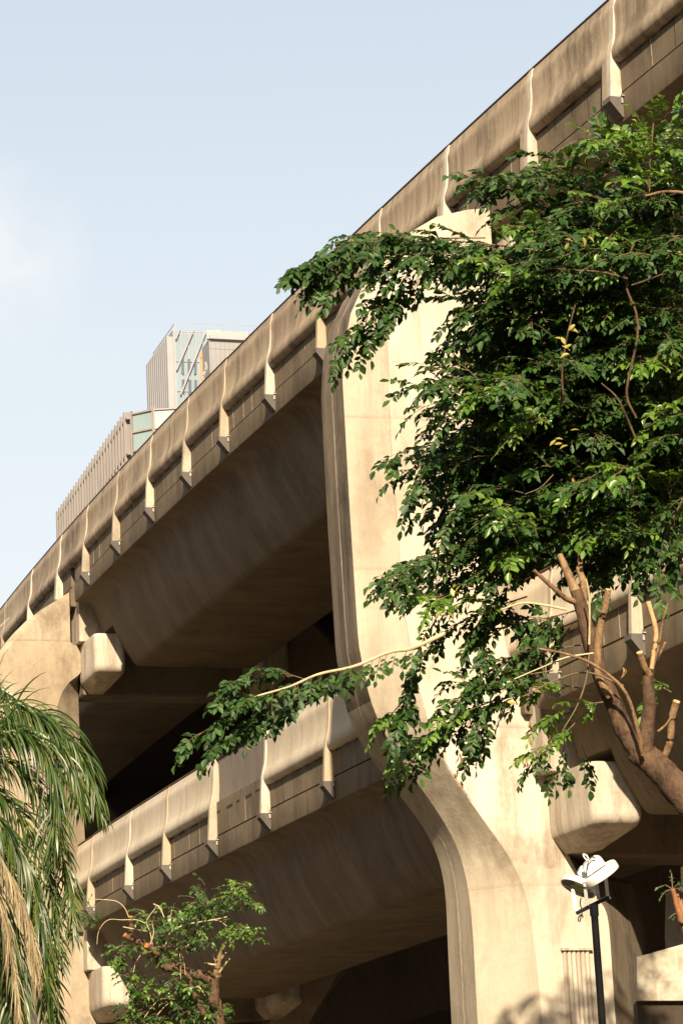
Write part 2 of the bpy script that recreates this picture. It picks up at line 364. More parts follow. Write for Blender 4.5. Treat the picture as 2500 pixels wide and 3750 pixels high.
u0 = span('viaduct_span', 'upper deck span between the two piers, brown bulging parapets and dark web', ZU, SF1+TK+gap, SF2-gap-.05, RU, M['panel'], rng_seed=3, wide=(2.74, 6.05))
u1 = span('viaduct_span', 'upper deck span at top right of the photo, nearest the camera', ZU, -22, SF1-gap-.05, RUN, M['panel'], dap=(False, True), rng_seed=4, wide=(-.11,))
u2 = span('viaduct_span', 'upper deck span beyond the left pier, at the left edge of the photo', ZU, SF2+TK+gap, 120, RUF, M['panel'], dap=(True, False), rng_seed=5, wide=(32.42,))
l0 = span('viaduct_span', 'lower deck span between the two piers, with one flat recessed grey panel', ZL, SF1+TK+gap, SF2-gap-.05, RL, M['panel_low'], special=3, rng_seed=6)
l1 = span('viaduct_span', 'lower deck span behind the pruned tree trunk at right', ZL, -22, SF1-gap-.05, RLN, M['panel_low'], dap=(False, True), rng_seed=8)
l2 = span('viaduct_span', 'lower deck span beyond the left pier, behind the palm fronds', ZL, SF2+TK+gap, 120, RLF, M['panel_low'], dap=(True, False), rng_seed=9)
for zt, nm in ((ZU, 'upper'), (ZL, 'lower')):
    o = span('parallel_span', 'dark %s deck of a parallel viaduct, added behind to block sun and sky' % nm, zt, -30, 110, None, M['dark'], dap=(False, False), detail=False, shift=-8.7, mat_g=M['dark'])  # dark backing added so sun and sky stay out between the decks
for zt, nm in ((ZU, 'upper'), (ZL, 'lower')):
    o = sweep('gap_slab', [(-5.19, -1.6), (-5.19, -2.0), (-8.58, -2.0), (-8.58, -1.6)], -30, 110, zt, M['dark'], None)  # added slab closes the gap against sky and sun
    tag(o, 'dark slab added to block light in the gap between the two viaducts at the %s deck' % nm, 'slab')
# --- piers
def interp(tab, z):
    t = sorted(tab); return float(np.interp(z, [a for a, _ in t], [b for _, b in t]))
OT = [(16.42, .09), (16.36, .5), (16.2, 1.0), (15.9, 1.45), (15.5, 1.87), (15.0, 2.25), (14.5, 2.49), (14.0, 2.62), (13.4, 2.68), (11.3, 2.66), (9.2, 2.62), (8.62, 2.49), (8.17, 2.30), (7.8, 2.02), (7.3, 1.58), (6.73, 1.14), (6.4, .94), (6.0, .85), (5.6, .82), (5.0, .84), (-1.7, .88)]
GT = [(16.42, .085), (16.36, .12), (16.2, .35), (15.9, .72), (15.5, 1.13), (15.2, 1.42), (14.86, 1.70), (14.2, 1.96), (12.5, 1.98), (9.8, 1.92), (8.66, 1.76), (7.8, 1.56), (7.45, 1.40), (7.08, 1.12), (6.64, .82), (6.24, .52), (5.92, .30), (5.54, .15), (5.1, .08), (3.75, .01), (-1.7, -.02)]
IT = [(16.42, .07), (15.13, .07), (15.1, -.2), (14.5, -.2), (14.38, -.1), (14.2, .14), (13.95, .31), (13.65, .42), (13.3, .46), (10.5, .46), (9.0, .2), (8.2, -.3), (7.5, -.46), (6.24, -.52), (6.0, -.6), (5.77, -.72), (5.5, -.95), (5.27, -1.15), (5.0, -1.18), (-1.7, -1.18)]
JT = [(16.42, .06), (15.13, .06), (15.1, -.21), (13.4, -.22), (8.2, -.35), (6.3, -.6), (5.75, -2.2), (5.0, -2.28), (-1.7, -2.28)]
RT = [(16.42, .02), (15.9, .08), (14.5, .12), (9.0, .14), (8.3, .34), (7.6, .62), (6.8, .75), (6.2, .72), (5.6, .62), (5.0, .52), (-1.7, .5)]
TT = [(16.42, 1.05), (9.0, 1.08), (9.2, 1.08), (8.6, 1.2), (8.1, 1.42), (7.5, 1.5), (5.0, 1.5), (-1.7, 1.5)]
def smooth_tab(tab, sig, ztop):
    z = np.arange(-1.7, 16.425, .04); t = sorted(tab); v = np.interp(z, [a for a, _ in t], [b for _, b in t]); vp = np.pad(v, 60, mode='edge')
    k = np.exp(-.5*(np.arange(-60, 61)*.04/sig)**2); k /= k.sum(); sv = np.convolve(vp, k, mode='valid'); f = np.clip((ztop-z)/.8, 0, 1)
    return list(zip(z.tolist(), (v*(1-f)+sv*f).tolist()))+[(16.42, tab[0][1])]
OT0, GT0, IT0, JT0 = OT, GT, IT, JT
OT = smooth_tab(OT, .28, 9.6); GT = smooth_tab(GT, .25, 9.6); RT = smooth_tab(RT, .3, 9.6); TT = smooth_tab(TT, .3, 9.6); IT = smooth_tab(IT, .10, 7.2)
OT_L = [(16.42, .09), (16.28, .30), (16.02, .72), (15.72, 1.12), (15.36, 1.48), (15.0, 1.76), (14.6, 2.03), (14.1, 2.31), (13.7, 2.5), (13.3, 2.62)]+[q for q in OT if q[0] < 13.2]
def leg_mesh(sf, mirror=False):
    zs = sorted(set([z for T in (OT0, GT0, IT0, JT0) for z, _ in T if z > 8.5 or T in (IT0, JT0)] + list(np.linspace(4.5, 9, 56)) + list(np.linspace(-1.7, 16, 60))), reverse=True)
    zs2 = [zs[0]]
    for z in zs[1:]:
        if zs2[-1]-z > .018: zs2.append(z)
    V = []; k = 11
    for z in zs2:
        O, G, I, J, r = (interp(T, z) for T in (OT if sf < 10 else OT_L, GT, IT, JT, RT))
        TK = interp(TT, z); G = min(G, O-.02); I = min(I, G-.02); J = min(J, I-.006)
        ring = [(O, TK), (O, TK*.5+r*.5+.022), (O-.02, TK*.5+r*.5), (O, TK*.5+r*.5-.022), (O, r), (G+.014, .002+.012*r), (G, .035 if 6.9 < z < 14.9 else .004), (G-.014, 0), (I, 0), (J, 1.0 if z < 6.3 else .55), (J, TK)]
        for o, t in ring: V.append(W(sf+t, (-5.16-o) if mirror else o, z))
    F = []
    for i in range(len(zs2)-1):
        for j in range(k):
            f = (i*k+j, (i+1)*k+j, (i+1)*k+(j+1) % k, i*k+(j+1) % k); F.append(f if not mirror else f[::-1])
    F += [tuple(range(k)), tuple(range((len(zs2)-1)*k, len(zs2)*k))[::-1]]
    return V, F, k, len(zs2)
def corbel(sf, o0, o1, z0, z1, proj, parent, mir_=False):
    # rounded block: lower front edge and the vertical edges are well rounded
    V = []; F = []; ns, nz = 22, 12
    r = .15
    def outline(rr, inset):
        a, b = o0-inset*.22, o1+inset*.22; f = proj-inset
        pts = [(a, 0.0)]
        for t in np.linspace(0, 90, 7): pts.append((a-rr+rr*math.cos(math.radians(t)), f-rr+rr*math.sin(math.radians(t))))
        for t in np.linspace(90, 180, 7): pts.append((b+rr+rr*math.cos(math.radians(t)), f-rr+rr*math.sin(math.radians(t))))
        pts.append((b, 0.0)); return pts
    levels = [(z1, .02), (z1-.03, 0.0)]+[(z, 0.0) for z in np.linspace(z1-.15, z0+.43, 4)]
    levels += [(z0+.42-.20*math.sin(math.radians(t)), .20*(1-math.cos(math.radians(t)))) for t in np.linspace(8, 74, 10)]+[(z0+.225*(1-u), .15+.85*u) for u in (.12, .35, .65, 1.0)]
    k = None
    for z, ins in levels:
        pts = outline(max(.06, r-ins*.05), ins); k = len(pts)
        for o, t in pts: V.append(W(sf-t, (-5.16-o) if mir_ else o, z))
    for i in range(len(levels)-1):
        for j in range(k-1): F.append((i*k+j, (i+1)*k+j, (i+1)*k+j+1, i*k+j+1))
    F += [tuple(range(k)), tuple(range((len(levels)-1)*k, len(levels)*k))[::-1]]
    return mesh_obj('corbel', V, F, M['corbel'], parent, True, sharp=60)
def pier(label, sf, flutes=False, mat=None):
    mat = mat or M['pier']
    t = thing('viaduct_pier', label, 'viaduct pier', group='concrete piers of the viaduct')
    for mi in (False, True):
        V, F, k, n = leg_mesh(sf, mi)
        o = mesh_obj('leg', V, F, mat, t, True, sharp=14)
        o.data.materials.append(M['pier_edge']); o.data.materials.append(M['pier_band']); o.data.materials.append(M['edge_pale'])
        idx = np.zeros(len(o.data.polygons), np.int32)
        for i in range(n-1):
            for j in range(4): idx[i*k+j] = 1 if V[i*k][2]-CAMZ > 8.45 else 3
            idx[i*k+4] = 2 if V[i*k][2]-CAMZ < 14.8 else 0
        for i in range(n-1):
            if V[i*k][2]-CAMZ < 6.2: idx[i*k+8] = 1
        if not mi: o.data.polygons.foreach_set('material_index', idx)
        if not mi:
            # raised sealant strip running down the middle of the edge face
            q = MB(); zs = np.linspace(15.9, -1.6, 70); pv = None
            for z in zs:
                O = interp(OT, z); r = interp(RT, z); tm = interp(TT, z)*.5+r*.5; wob = .006*math.sin(z*3.1)+.004*math.sin(z*9)
                cur = [W(sf+tm-.012+wob, O-.003, z), W(sf+tm+.012+wob, O-.003, z), W(sf+tm+.012+wob, O-.03, z), W(sf+tm-.012+wob, O-.03, z)]
                if pv: q.add(pv+cur, [(0, 1, 5, 4), (3, 7, 6, 2), (0, 4, 7, 3), (1, 2, 6, 5)])
                pv = cur
            q.build('edge_seam', M['caulk'], o)
    for zt in (ZU, ZL):
        b = MB()
        zlo, zhi = zt-4.16, zt-2.98
        for (o0, o1, z0, z1, t0, t1) in ((-.24, -4.92, zlo, zhi, .10, 1.0),):
            A = [W(sf+t0, o0, zt-4.16), W(sf+t0, o1, zt-4.16), W(sf+t0, o1, zt-2.98), W(sf+t0, o0, zt-2.98)]
            B = [W(sf+t1, o0, zt-4.16), W(sf+t1, o1, zt-4.16), W(sf+t1, o1, zt-2.98), W(sf+t1, o0, zt-2.98)]
            b.prism(A, B)
        b.build('cross_beam', M['girder'], t, bevel=.05)
        for mi in (False, True):
            o0 = -.30 if sf < 10 else -.17
            corbel(sf+.09, o0, -1.14 if sf < 10 else -.93, zt-4.14, zt-2.98, 1.6, t, mi)
            corbel(sf+1.02, o0, -1.14 if sf < 10 else -.93, zt-4.14, zt-2.98, -1.5, t, mi) if False else None
            f = (lambda o: -5.16-o) if mi else (lambda o: o)
            b = MB(); z0, z1 = zt-2.95, zt-1.64
            b.prism([W(sf-.42, f(-.06), z0), W(sf-.42, f(-.85), z0), W(sf-.42, f(-.85), z1), W(sf-.42, f(-.06), z1)],
                    [W(sf+.9, f(-.06), z0), W(sf+.9, f(-.85), z0), W(sf+.9, f(-.85), z1), W(sf+.9, f(-.06), z1)])
            b.build('bearing_wall', M['corbel'], t, bevel=.02)
    # long bearing shelf between the corbels
    if flutes:
        b = MB()
        for i in range(6):
            oc = -.36-.075*i-.04
            V = []
            zz = [4.62, 4.6, -1.5]
            for z in zz:
                for a in np.linspace(0, math.pi, 7): V.append(W(sf-.01-.034*math.sin(a), oc+.034*math.cos(a), z))
            F = [(i_*7+j, (i_+1)*7+j, (i_+1)*7+j+1, i_*7+j+1) for i_ in range(2) for j in range(6)]+[tuple(range(7))]
            b.add(V, F)
        b.build('drain_flute', M['corbel'], t, smooth=True, sharp=60)
        b = MB(); b.prism([W(sf-.075, -.34, 4.625), W(sf-.075, -.85, 4.625), W(sf-.075, -.85, 4.66), W(sf-.075, -.34, 4.66)], [W(sf+.02, -.34, 4.625), W(sf+.02, -.85, 4.625), W(sf+.02, -.85, 4.66), W(sf+.02, -.34, 4.66)])
        b.build('drain_cap', M['corbel'], t)
    return t
pier('main cream concrete pier, tall curved leg with dark weathered edge in the middle', SF1, True)
pier('left concrete pier with rounded shoulder, partly behind the palm', SF2, mat=M['pier_stained'])
pier('farther concrete pier down the line, hidden in shade behind the left pier', SF2+27.1)
# flat end panel of the lower parapet beside the left pier
# ------------------------------------------------------------------ setting under and behind the viaduct
def sheet(name, pts, z, mat, kind='structure', uvs=None):
    o = mesh_obj(name, [(x, y, z) for x, y in pts], [tuple(range(len(pts)))], mat); o['kind'] = kind; return o
M['ground'] = concrete('ground_paving', (.27, .215, .145), (.22, .17, .115), (.04, .035, .03), .6, .1, .4, .3)
M['asphalt'] = concrete('asphalt', (.055, .052, .048), (.045, .043, .04), (.03, .028, .026), .6, .1, .3, .4)
M['kerb'] = concrete('kerb_concrete', (.40, .36, .30), (.33, .29, .24), (.18, .15, .12), .6, .2, .4, .3)
sheet('ground', [(-3000, -3000), (3000, -3000), (3000, 3000), (-3000, 3000)], 0, M['ground'])
def ribbon(name, o0, o1, z, mat, h=0.0):
    ss = np.linspace(-60, 120, 60); V = [W(s, o, z-CAMZ) for s in ss for o in (o0, o1)]
    F = [(2*i, 2*i+2, 2*i+3, 2*i+1) for i in range(len(ss)-1)]
    if h:
        n = len(V); V += [(x, y, zz-h) for x, y, zz in V]
        F += [(2*i, 2*i+2, n+2*i+2, n+2*i) for i in range(len(ss)-1)]+[(2*i+1, 2*i+3, n+2*i+3, n+2*i+1) for i in range(len(ss)-1)]
    o = mesh_obj(name, V, F, mat); o['kind'] = 'structure'; return o
ribbon('road', 4.5, 11.5, .004, M['asphalt']); ribbon('kerb', 4.2, 4.5, .13, M['kerb'], .125)
dk = MB()
for i in range(60):
    s = -60+i*3
    dk.add([W(s, 7.93, .008-CAMZ), W(s+1.4, 7.93, .008-CAMZ), W(s+1.4, 8.07, .008-CAMZ), W(s, 8.07, .008-CAMZ)], [(0, 1, 2, 3)])
o = dk.build('road_marking', plain('road_paint', (.7, .68, .6), .7)); o['kind'] = 'structure'
# wall added behind as dark backing, to block the sky
t = thing('backing_wall', 'dark wall added behind the decks as backing to block the sky', 'building')
b = MB(); ss = np.linspace(-35, 130, 34)
for a, c in zip(ss[:-1], ss[1:]):
    b.add([W(a, -15.5, -CAMZ), W(c, -15.5, -CAMZ), W(c, -15.5, 15.9), W(a, -15.5, 15.9), W(a, -22, -CAMZ), W(c, -22, -CAMZ), W(c, -22, 15.9), W(a, -22, 15.9)], [(0, 1, 2, 3), (3, 2, 6, 7), (5, 4, 7, 6)])
b.prism([W(121, -21, -CAMZ), W(121, 1.5, -CAMZ), W(121, 1.5, 15.9), W(121, -21, 15.9)], [W(124, -21, -CAMZ), W(124, 1.5, -CAMZ), W(124, 1.5, 15.9), W(124, -21, 15.9)])
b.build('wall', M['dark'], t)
b = MB()
for s in np.arange(-33, 128, 4.2):
    b.prism([W(s, -15.5, -1.5), W(s+.5, -15.5, -1.5), W(s+.5, -15.5, 15.8), W(s, -15.5, 15.8)], [W(s, -15.15, -1.5), W(s+.5, -15.15, -1.5), W(s+.5, -15.15, 15.8), W(s, -15.15, 15.8)])
b.build('pilaster', M['dark'], t)
b = MB()
for z in (3.2, 8.1, 12.6):
    for a, c in zip(ss[:-1], ss[1:]):
        b.prism([W(a, -15.5, z), W(c, -15.5, z), W(c, -15.5, z+.5), W(a, -15.5, z+.5)], [W(a, -15.05, z), W(c, -15.05, z), W(c, -15.05, z+.5), W(a, -15.05, z+.5)])
b.build('ledge', M['dark'], t)
# ------------------------------------------------------------------ lower right: sunlit rough wall
m, nt, bs, out = newmat('rough_block_wall')
tc = N(nt, 'ShaderNodeTexCoord'); v = tc.outputs['UV']
br = N(nt, 'ShaderNodeTexBrick'); br.inputs['Scale'].default_value = 1; br.inputs['Brick Width'].default_value = .55; br.inputs['Row Height'].default_value = .42; br.inputs['Mortar Size'].default_value = .018; br.inputs['Mortar Smooth'].default_value = .3
br.inputs['Color1'].default_value = (.34, .29, .21, 1); br.inputs['Color2'].default_value = (.40, .34, .25, 1); br.inputs['Mortar'].default_value = (.46, .41, .32, 1)
nt.links.new(v, br.inputs[0])
f, raw = noise(nt, tc.outputs['Object'], (1, 1, 1), 5, 8, .7, .45, .65); c = mixc(nt, f, br.outputs[0], (.52, .47, .38), .9)
nt.links.new(c, bs.inputs[0]); bs.inputs['Roughness'].default_value = .9
bp = N(nt, 'ShaderNodeBump'); bp.inputs['Strength'].default_value = .5; bp.inputs['Distance'].default_value = .03; nt.links.new(raw, bp.inputs['Height']); nt.links.new(bp.outputs[0], bs.inputs['Normal'])
M['blocks'] = m
dW = 41.5
q = [at(2376, 3491, dW), at(2560, 3440, dW), at(2700, 3400, dW), at(2700, 3664, dW), at(2376, 3664, dW)]
q = [at(2330, 3505, dW)]+q[1:4]+[at(2330, 3664, dW)]  # sloping top cut to follow the edge of the sunlit area
back = [p+np.array([.0, .5, 0]) for p in q]
V = [*q, *back]; n = 5
uvs = [((p[0]-q[0][0]), p[2]) for p in q]*2
wall = mesh_obj('lit_wall', V, [tuple(range(n))[::-1], tuple(range(n, 2*n))]+[(i, (i+1) % n, n+(i+1) % n, n+i) for i in range(n)], M['blocks'], None, False, uvs)
tag(wall, 'rough block wall at the right edge, low down, shaped to its sunlit area', 'wall')
b = MB(); lowq = [at(2330, 3668, dW+.1), at(2700, 3668, dW+.1)]
A = [lowq[0], lowq[1], np.array([lowq[1][0], lowq[1][1], 0]), np.array([lowq[0][0], lowq[0][1], 0])]
b.prism(A, [p+np.array([0, .6, 0]) for p in A]); b.build('wall_base', M['dark'], wall)  # near-black block added for the dark area below
#PART2

# ------------------------------------------------------------------ unseen blocks added across the road and behind the viewer to cut sky light
M['street'] = concrete('unseen_facade', (.16, .14, .115), (.12, .10, .085), (.06, .05, .04), .6, .3, .3, .2)
M['unseen_glass'] = plain('unseen_window_glass', (.03, .035, .04), .15, 0, .3, .3, 0, .5)
def unseen_block(label, x0, y0, x1, y1, h, face):
    t = thing('unseen_block', label, 'building', group='unseen blocks added to cut sky light')
    b = MB(); b.box(((x0+x1)/2, (y0+y1)/2, h/2), ((x1-x0)/2, 0, 0), (0, (y1-y0)/2, 0), (0, 0, h/2)); b.build('wall', M['street'], t)
    w = MB()
    for z in np.arange(3.6, h-1.5, 3.4):
        if face == 'x':
            w.box((x1+.03, (y0+y1)/2, z), (.05, 0, 0), (0, (y1-y0)/2-.6, 0), (0, 0, .75))
        else:
            w.box(((x0+x1)/2, y1+.03, z), ((x1-x0)/2-.6, 0, 0), (0, .05, 0), (0, 0, .75))
    w.build('window_band', M['unseen_glass'], t)
unseen_block('unseen block added across the road, left of the view, to cut sky light', -52, -30, -22, 60, 34, 'x')
unseen_block('unseen block added behind the viewer, facing the viaduct, to cut sky light', -30, -75, 40, -42, 36, 'y')
# ------------------------------------------------------------------ far buildings
def solve_same_height(x, y, z):
    lo = 20.; d = _fw + (x-1250)/FPX*_r - (y-1875)/FPX*_u
    return CAM + d*((z-CAMZ)/d[2])
M['b_stone'] = plain('pale_stone_cladding', (.285, .28, .285), .8, 0, .15, .2)
M['b_glass'] = plain('pale_blue_glass', (.20, .255, .29), .25, 0, .2, .06, 0, .5)
M['b_glass_low'] = plain('milky_green_glass', (.20, .26, .26), .3, 0, .2, .1, 0, .5)
M['b_metal'] = plain('brown_aluminium', (.22, .19, .17), .5, 0, .2, .5)
M['b_grey'] = plain('grey_panel_cladding', (.23, .225, .235), .8, 0, .12, .2)
M['b_dark'] = plain('dark_window_glass', (.10, .11, .13), .2, 0, .3, .3, 0, .5)
M['b_orange'] = plain('orange_panel', (.65, .18, .06), .6)
def V3(p, z): return np.array([p[0], p[1], z])
def wall_panel(mb, a, b_, z0, z1, th=.3, nrm=None):
    a, b_ = np.asarray(a)[:2], np.asarray(b_)[:2]; d = b_-a; d /= np.linalg.norm(d); nn = np.array([d[1], -d[0]])
    if nn @ (-a) < 0: nn = -nn
    q = [V3(a, z0), V3(b_, z0), V3(b_, z1), V3(a, z1)]; mb.prism(q, [p+np.array([*nn*th, 0]) for p in q]); return nn
def grid_on(a, b_, z0, z1, us, zs, wu, wz, th, off=.0):
    """mullions at parameters us and rails at heights zs, standing proud of a wall a-b"""
    mb = MB(); a, b_ = np.asarray(a)[:2], np.asarray(b_)[:2]; L = np.linalg.norm(b_-a); d = (b_-a)/L; nn = np.array([d[1], -d[0]])
    if nn @ (-a) < 0: nn = -nn
    for u in us:
        p = a+d*u*L+nn*off; mb.box(V3(p+nn*th/2, (z0+z1)/2), (*d*wu/2, 0), (*nn*th/2, 0), (0, 0, (z1-z0)/2))
    for z in zs:
        p = (a+b_)/2+nn*off; mb.box(V3(p+nn*th*.4, z), (*d*L/2, 0), (*nn*th*.4, 0), (0, 0, wz/2))
    return mb
# low building with fins and a glazed corner
DB = 250.
c1 = at(483, 1514, DB); zt = c1[2]; c0 = solve_same_height(225, 1889, zt); c2 = at(563, 1497, DB-.4); c2 = solve_same_height(563, 1497, zt); c3 = c2+np.array([26, -1.0, 0]); c4 = c0+np.array([30, 22, 0])
t = thing('office_building', 'lower office block with closely set brown fins and a milky glass corner', 'building')
b = MB(); P = [c0, c1, c2, c3, c4]; b.prism([V3(p, 0) for p in P], [V3(p, zt) for p in P]); b.build('wall', M['b_glass_low'], t)
L = np.linalg.norm((c1-c0)[:2])
nf = 26; us = (np.arange(nf)+.5)/nf
zz = np.arange(zt-.4, zt-45, -3.1)
g = grid_on(c0, c1, 0, zt+.25, us, zz, .26, .2, .6); g.build('fin', plain('brown_grey_fin', (.20, .178, .165), .7, 0, .2, .3), t)
b = MB(); wall_panel(b, c0, c1, 0, zt, .08); b.build('window_band', M['b_dark'], t)
g = grid_on(c1, c2, 0, zt+.15, [0.01, .99], np.arange(zt-.1, zt-40, -1.62), .16, .14, .2); g.build('corner_frame', M['b_metal'], t)
g = grid_on(c2, c3, 0, zt+.15, np.arange(.0, 1.01, .135), np.arange(zt-.1, zt-40, -1.62), .12, .12, .16); g.build('front_frame', M['b_metal'], t)
# tall tower with a finned side and a glass front
DT = 420.
a1 = at(641, 1207, DT); zt = a1[2]; a0 = solve_same_height(563, 1316, zt); a2 = solve_same_height(960, 1219, zt)
a3 = a2+np.array([10, 40, 0]); a4 = a0+np.array([12, 12, 0])
t = thing('glass_tower', 'tall pale tower with a finned stone side and a blue glass front', 'building')
b = MB(); P = [a0, a1, a2, a3, a4]; b.prism([V3(p, 0) for p in P], [V3(p, zt-.6) for p in P]); b.build('glass_front', M['b_glass'], t)
b = MB(); wall_panel(b, a0, a1, 0, zt, .3); b.build('stone_side', M['b_stone'], t)
g = grid_on(a0, a1, 0, zt-1, (np.arange(11)+.5)/11, [], .9, .3, .9, .3); g.build('fin', M['b_stone'], t)
b = MB(); d = (a1-a0)[:2]; Ls = np.linalg.norm(d); d /= Ls; nn = np.array([d[1], -d[0]]); nn = nn if nn@(-a0[:2]) > 0 else -nn
for i in range(11):
    for k in range(14):
        if (i*7+k*3) % 5 < 3:
            p = a0[:2]+d*Ls*(i+.02+.95*((k*.37) % 1)*.0+.04)/11+nn*.33
            b.box(V3(p, zt-4-k*4.2-(i % 3)*1.1), (*d*.35, 0), (*nn*.06, 0), (0, 0, 1.1))
b.build('slit_window', M['b_dark'], t)
us = np.arange(.06, 1, .085); g = grid_on(a1, a2, 0, zt, us, np.arange(zt-.3, zt-70, -4.4), .16, .12, .16); g.build('curtain_wall_frame', M['b_stone'], t)
# pale diagonal lines on the glass, built as thin tubes, and the two rows of dark slots
b = MB(); d2 = (a2-a1)[:2]; L2 = np.linalg.norm(d2); d2 /= L2; n2 = np.array([d2[1], -d2[0]]); n2 = n2 if n2@(-a1[:2]) > 0 else -n2
def fp(px, py):  # photo point brought onto the glass front plane
    dr = _fw + (px-1250)/FPX*_r - (py-1875)/FPX*_u; k = (n2@a1[:2])/(n2@dr[:2]); p = CAM+dr*k; return p
for (x0, y0, x1, y1) in ((657, 1208, 642, 1245), (706, 1212, 645, 1358), (753, 1214, 660, 1448), (797, 1217, 790, 1233)):
    b.tube([fp(x0, y0)+np.array([*n2*.4, 0]), fp(x1, y1)+np.array([*n2*.4, 0])], .13, 6)
b.build('diagonal_line', M['b_stone'], t)
for (x0, y0, w, h) in ((664, 1314, 9, 58), (687, 1316, 9, 55), (711, 1317, 9, 55), (666, 1391, 9, 52), (690, 1392, 10, 52), (712, 1393, 9, 52)):
    p = [fp(x0, y0), fp(x0+w, y0), fp(x0+w, y0+h), fp(x0, y0+h)]; q = MB(); q.prism(p, [v+np.array([*n2*.2, 0]) for v in p]); q.build('tall_window', M['b_dark'], t)
g = grid_on(a1, a2, zt-.6, zt+1.1, np.arange(0, 1.01, .05), [zt+1.1], .04, .08, .06); g.build('roof_railing', M['b_stone'], t)
g = grid_on(a0, a1, zt-.2, zt+1.0, np.arange(0, 1.01, .1), [zt+.9], .06, .1, .1); g.build('roof_railing', M['b_stone'], t)
# grey block in front of the tower
DG = 380.
e1 = at(765, 1243, DG); zt = e1[2]; e0 = solve_same_height(740, 1276, zt); e2 = solve_same_height(905, 1250, zt); e3 = e2+np.array([6, 30, 0]); e4 = e0+np.array([8, 12, 0])
t = thing('grey_block', 'plain grey panelled block standing in front of the glass tower', 'building')
b = MB(); P = [e0, e1, e2, e3, e4]; b.prism([V3(p, 0) for p in P], [V3(p, zt) for p in P]); b.build('wall', M['b_grey'], t)
g = grid_on(e1, e2, 0, zt, np.arange(.05, 1, .12), np.arange(zt-1.2, zt-60, -3.3), .05, .06, .05); g.build('panel_joint', M['b_metal'], t)
g = grid_on(e1, e2, zt, zt+.5, [], [zt+.25], .1, .5, .6); g.build('roof_edge', M['b_stone'], t)
g = MB()
for u in np.arange(.05, 1, .09): g.box(V3(e1[:2]+(e2-e1)[:2]*u, zt+.6), (.5, 0, 0), (0, .3, 0), (0, 0, .35+.3*rnd.random()))
g.build('roof_plant', M['b_stone'], t)
b = MB(); p = at(737, 1303, DG+20); b.box(p, (.22, 0, 0), (0, .3, 0), (0, 0, .35)); b.box(p+np.array([0, 0, -5]), (.2, 0, 0), (0, .2, 0), (0, 0, 5)); b.build('orange_sign', M['b_orange'], t)
b = MB(); b.tube(spline([at(750+6*math.sin(i*.7), 1325+i*9, DG-6) for i in range(9)], 20), .18, 5)
b.build('white_duct', M['b_stone'], t)
# ------------------------------------------------------------------ floodlight pole
DL = 27.0; KL = DL/34.0
def lz(x, y, dd=0): return at(2000+x*.31888, 3000+y*.31888, DL+dd)
mm = .31888*DL/FPX
t = thing('floodlight_pole', 'black pole with two white round floodlights in front of the main pier', 'floodlight')
b = MB(); top = lz(540, 985); bot = lz(640, 2352); dirv = (bot-top)/np.linalg.norm(bot-top); base = top+dirv*((top[2]-0)/-dirv[2])
b.tube([top, bot, base], [.033, .035, .04], 16); b.tube([top-dirv*.01, top+dirv*.10], [.041, .041], 16); b.build('pole', M['black_metal'], t, True)
b = MB(); b.box(base+np.array([0, 0, .01]), (.14, 0, 0), (0, .14, 0), (0, 0, .01)); b.build('base_plate', M['black_metal'], t)
e0 = lz(342, 1080, -.05); e1 = lz(712, 893, .05); ax = (e1-e0)/2; az = np.cross(ax, _fw); az = az/np.linalg.norm(az)*.0168; ay = np.cross(az, ax); ay = ay/np.linalg.norm(ay)*.0168
b = MB(); c = (e0+e1)/2
b.prism([c-ax-ay-az, c-ax+ay-az, c-ax+ay+az, c-ax-ay+az], [c+ax-ay-az, c+ax+ay-az, c+ax+ay+az, c+ax-ay+az]); b.build('crossbar', M['black_metal'], t, bevel=.003)
b = MB(); x = ax/np.linalg.norm(ax)
for sy, sz in ((1, 0), (-1, 0), (0, 1), (0, -1)):
    cc = e1+x*.003+ay*sy*.9+az*sz*.9; b.box(cc, x*.004, ay*(.12 if sy else 1), az*(.12 if sz else 1))
b.build('bar_end_rim', M['white_metal'], t)
def disc(center, axis, r, th, name, parent):
    """drum of a round floodlight; axis points out of the glass side"""
    r, th = r*KL, th*KL; axis = axis/np.linalg.norm(axis); a = np.cross(axis, [0, 0, 1.]); a /= np.linalg.norm(a); bb = np.cross(axis, a); n = 40
    ring = lambda rr, h: [center+axis*h+(a*math.cos(x)+bb*math.sin(x))*rr for x in np.linspace(0, 2*math.pi, n+1)[:-1]]
    prof = [(r*.55, -th*.5), (r*.93, -th*.5), (r*.985, -th*.38), (r, -th*.2), (r, th*.42), (r*.985, th*.5), (r*.93, th*.5), (r*.91, th*.36)]
    V = [v for rr, h in prof for v in ring(rr, h)]; F = []
    for i in range(len(prof)-1):
        for k in range(n): F.append((i*n+k, (i+1)*n+k, (i+1)*n+(k+1) % n, i*n+(k+1) % n))
    F += [tuple(range(n))]
    h = mesh_obj(name, V, F, M['white_metal'], parent, True, sharp=35)
    g = MB(); g.add(ring(r*.92, th*.37), [tuple(range(n))]); g.build('lens', M['lens'], h)
    g = MB(); g.box(center+axis*th*.40, a*r*.42, bb*r*.42, axis*.004*KL); g.build('led_array', M['led'], h)
    g = MB()
    for s_ in (-1, 1): g.box(center+axis*th*.41+a*r*.62*s_, a*r*.06, bb*r*.55, axis*.004*KL)
    join_into(h, g, M['white_metal'])
    return h, a, bb
def im(dx, dy, dz=0): return _r*dx - _u*dy + _fw*dz      # image right, image down, away
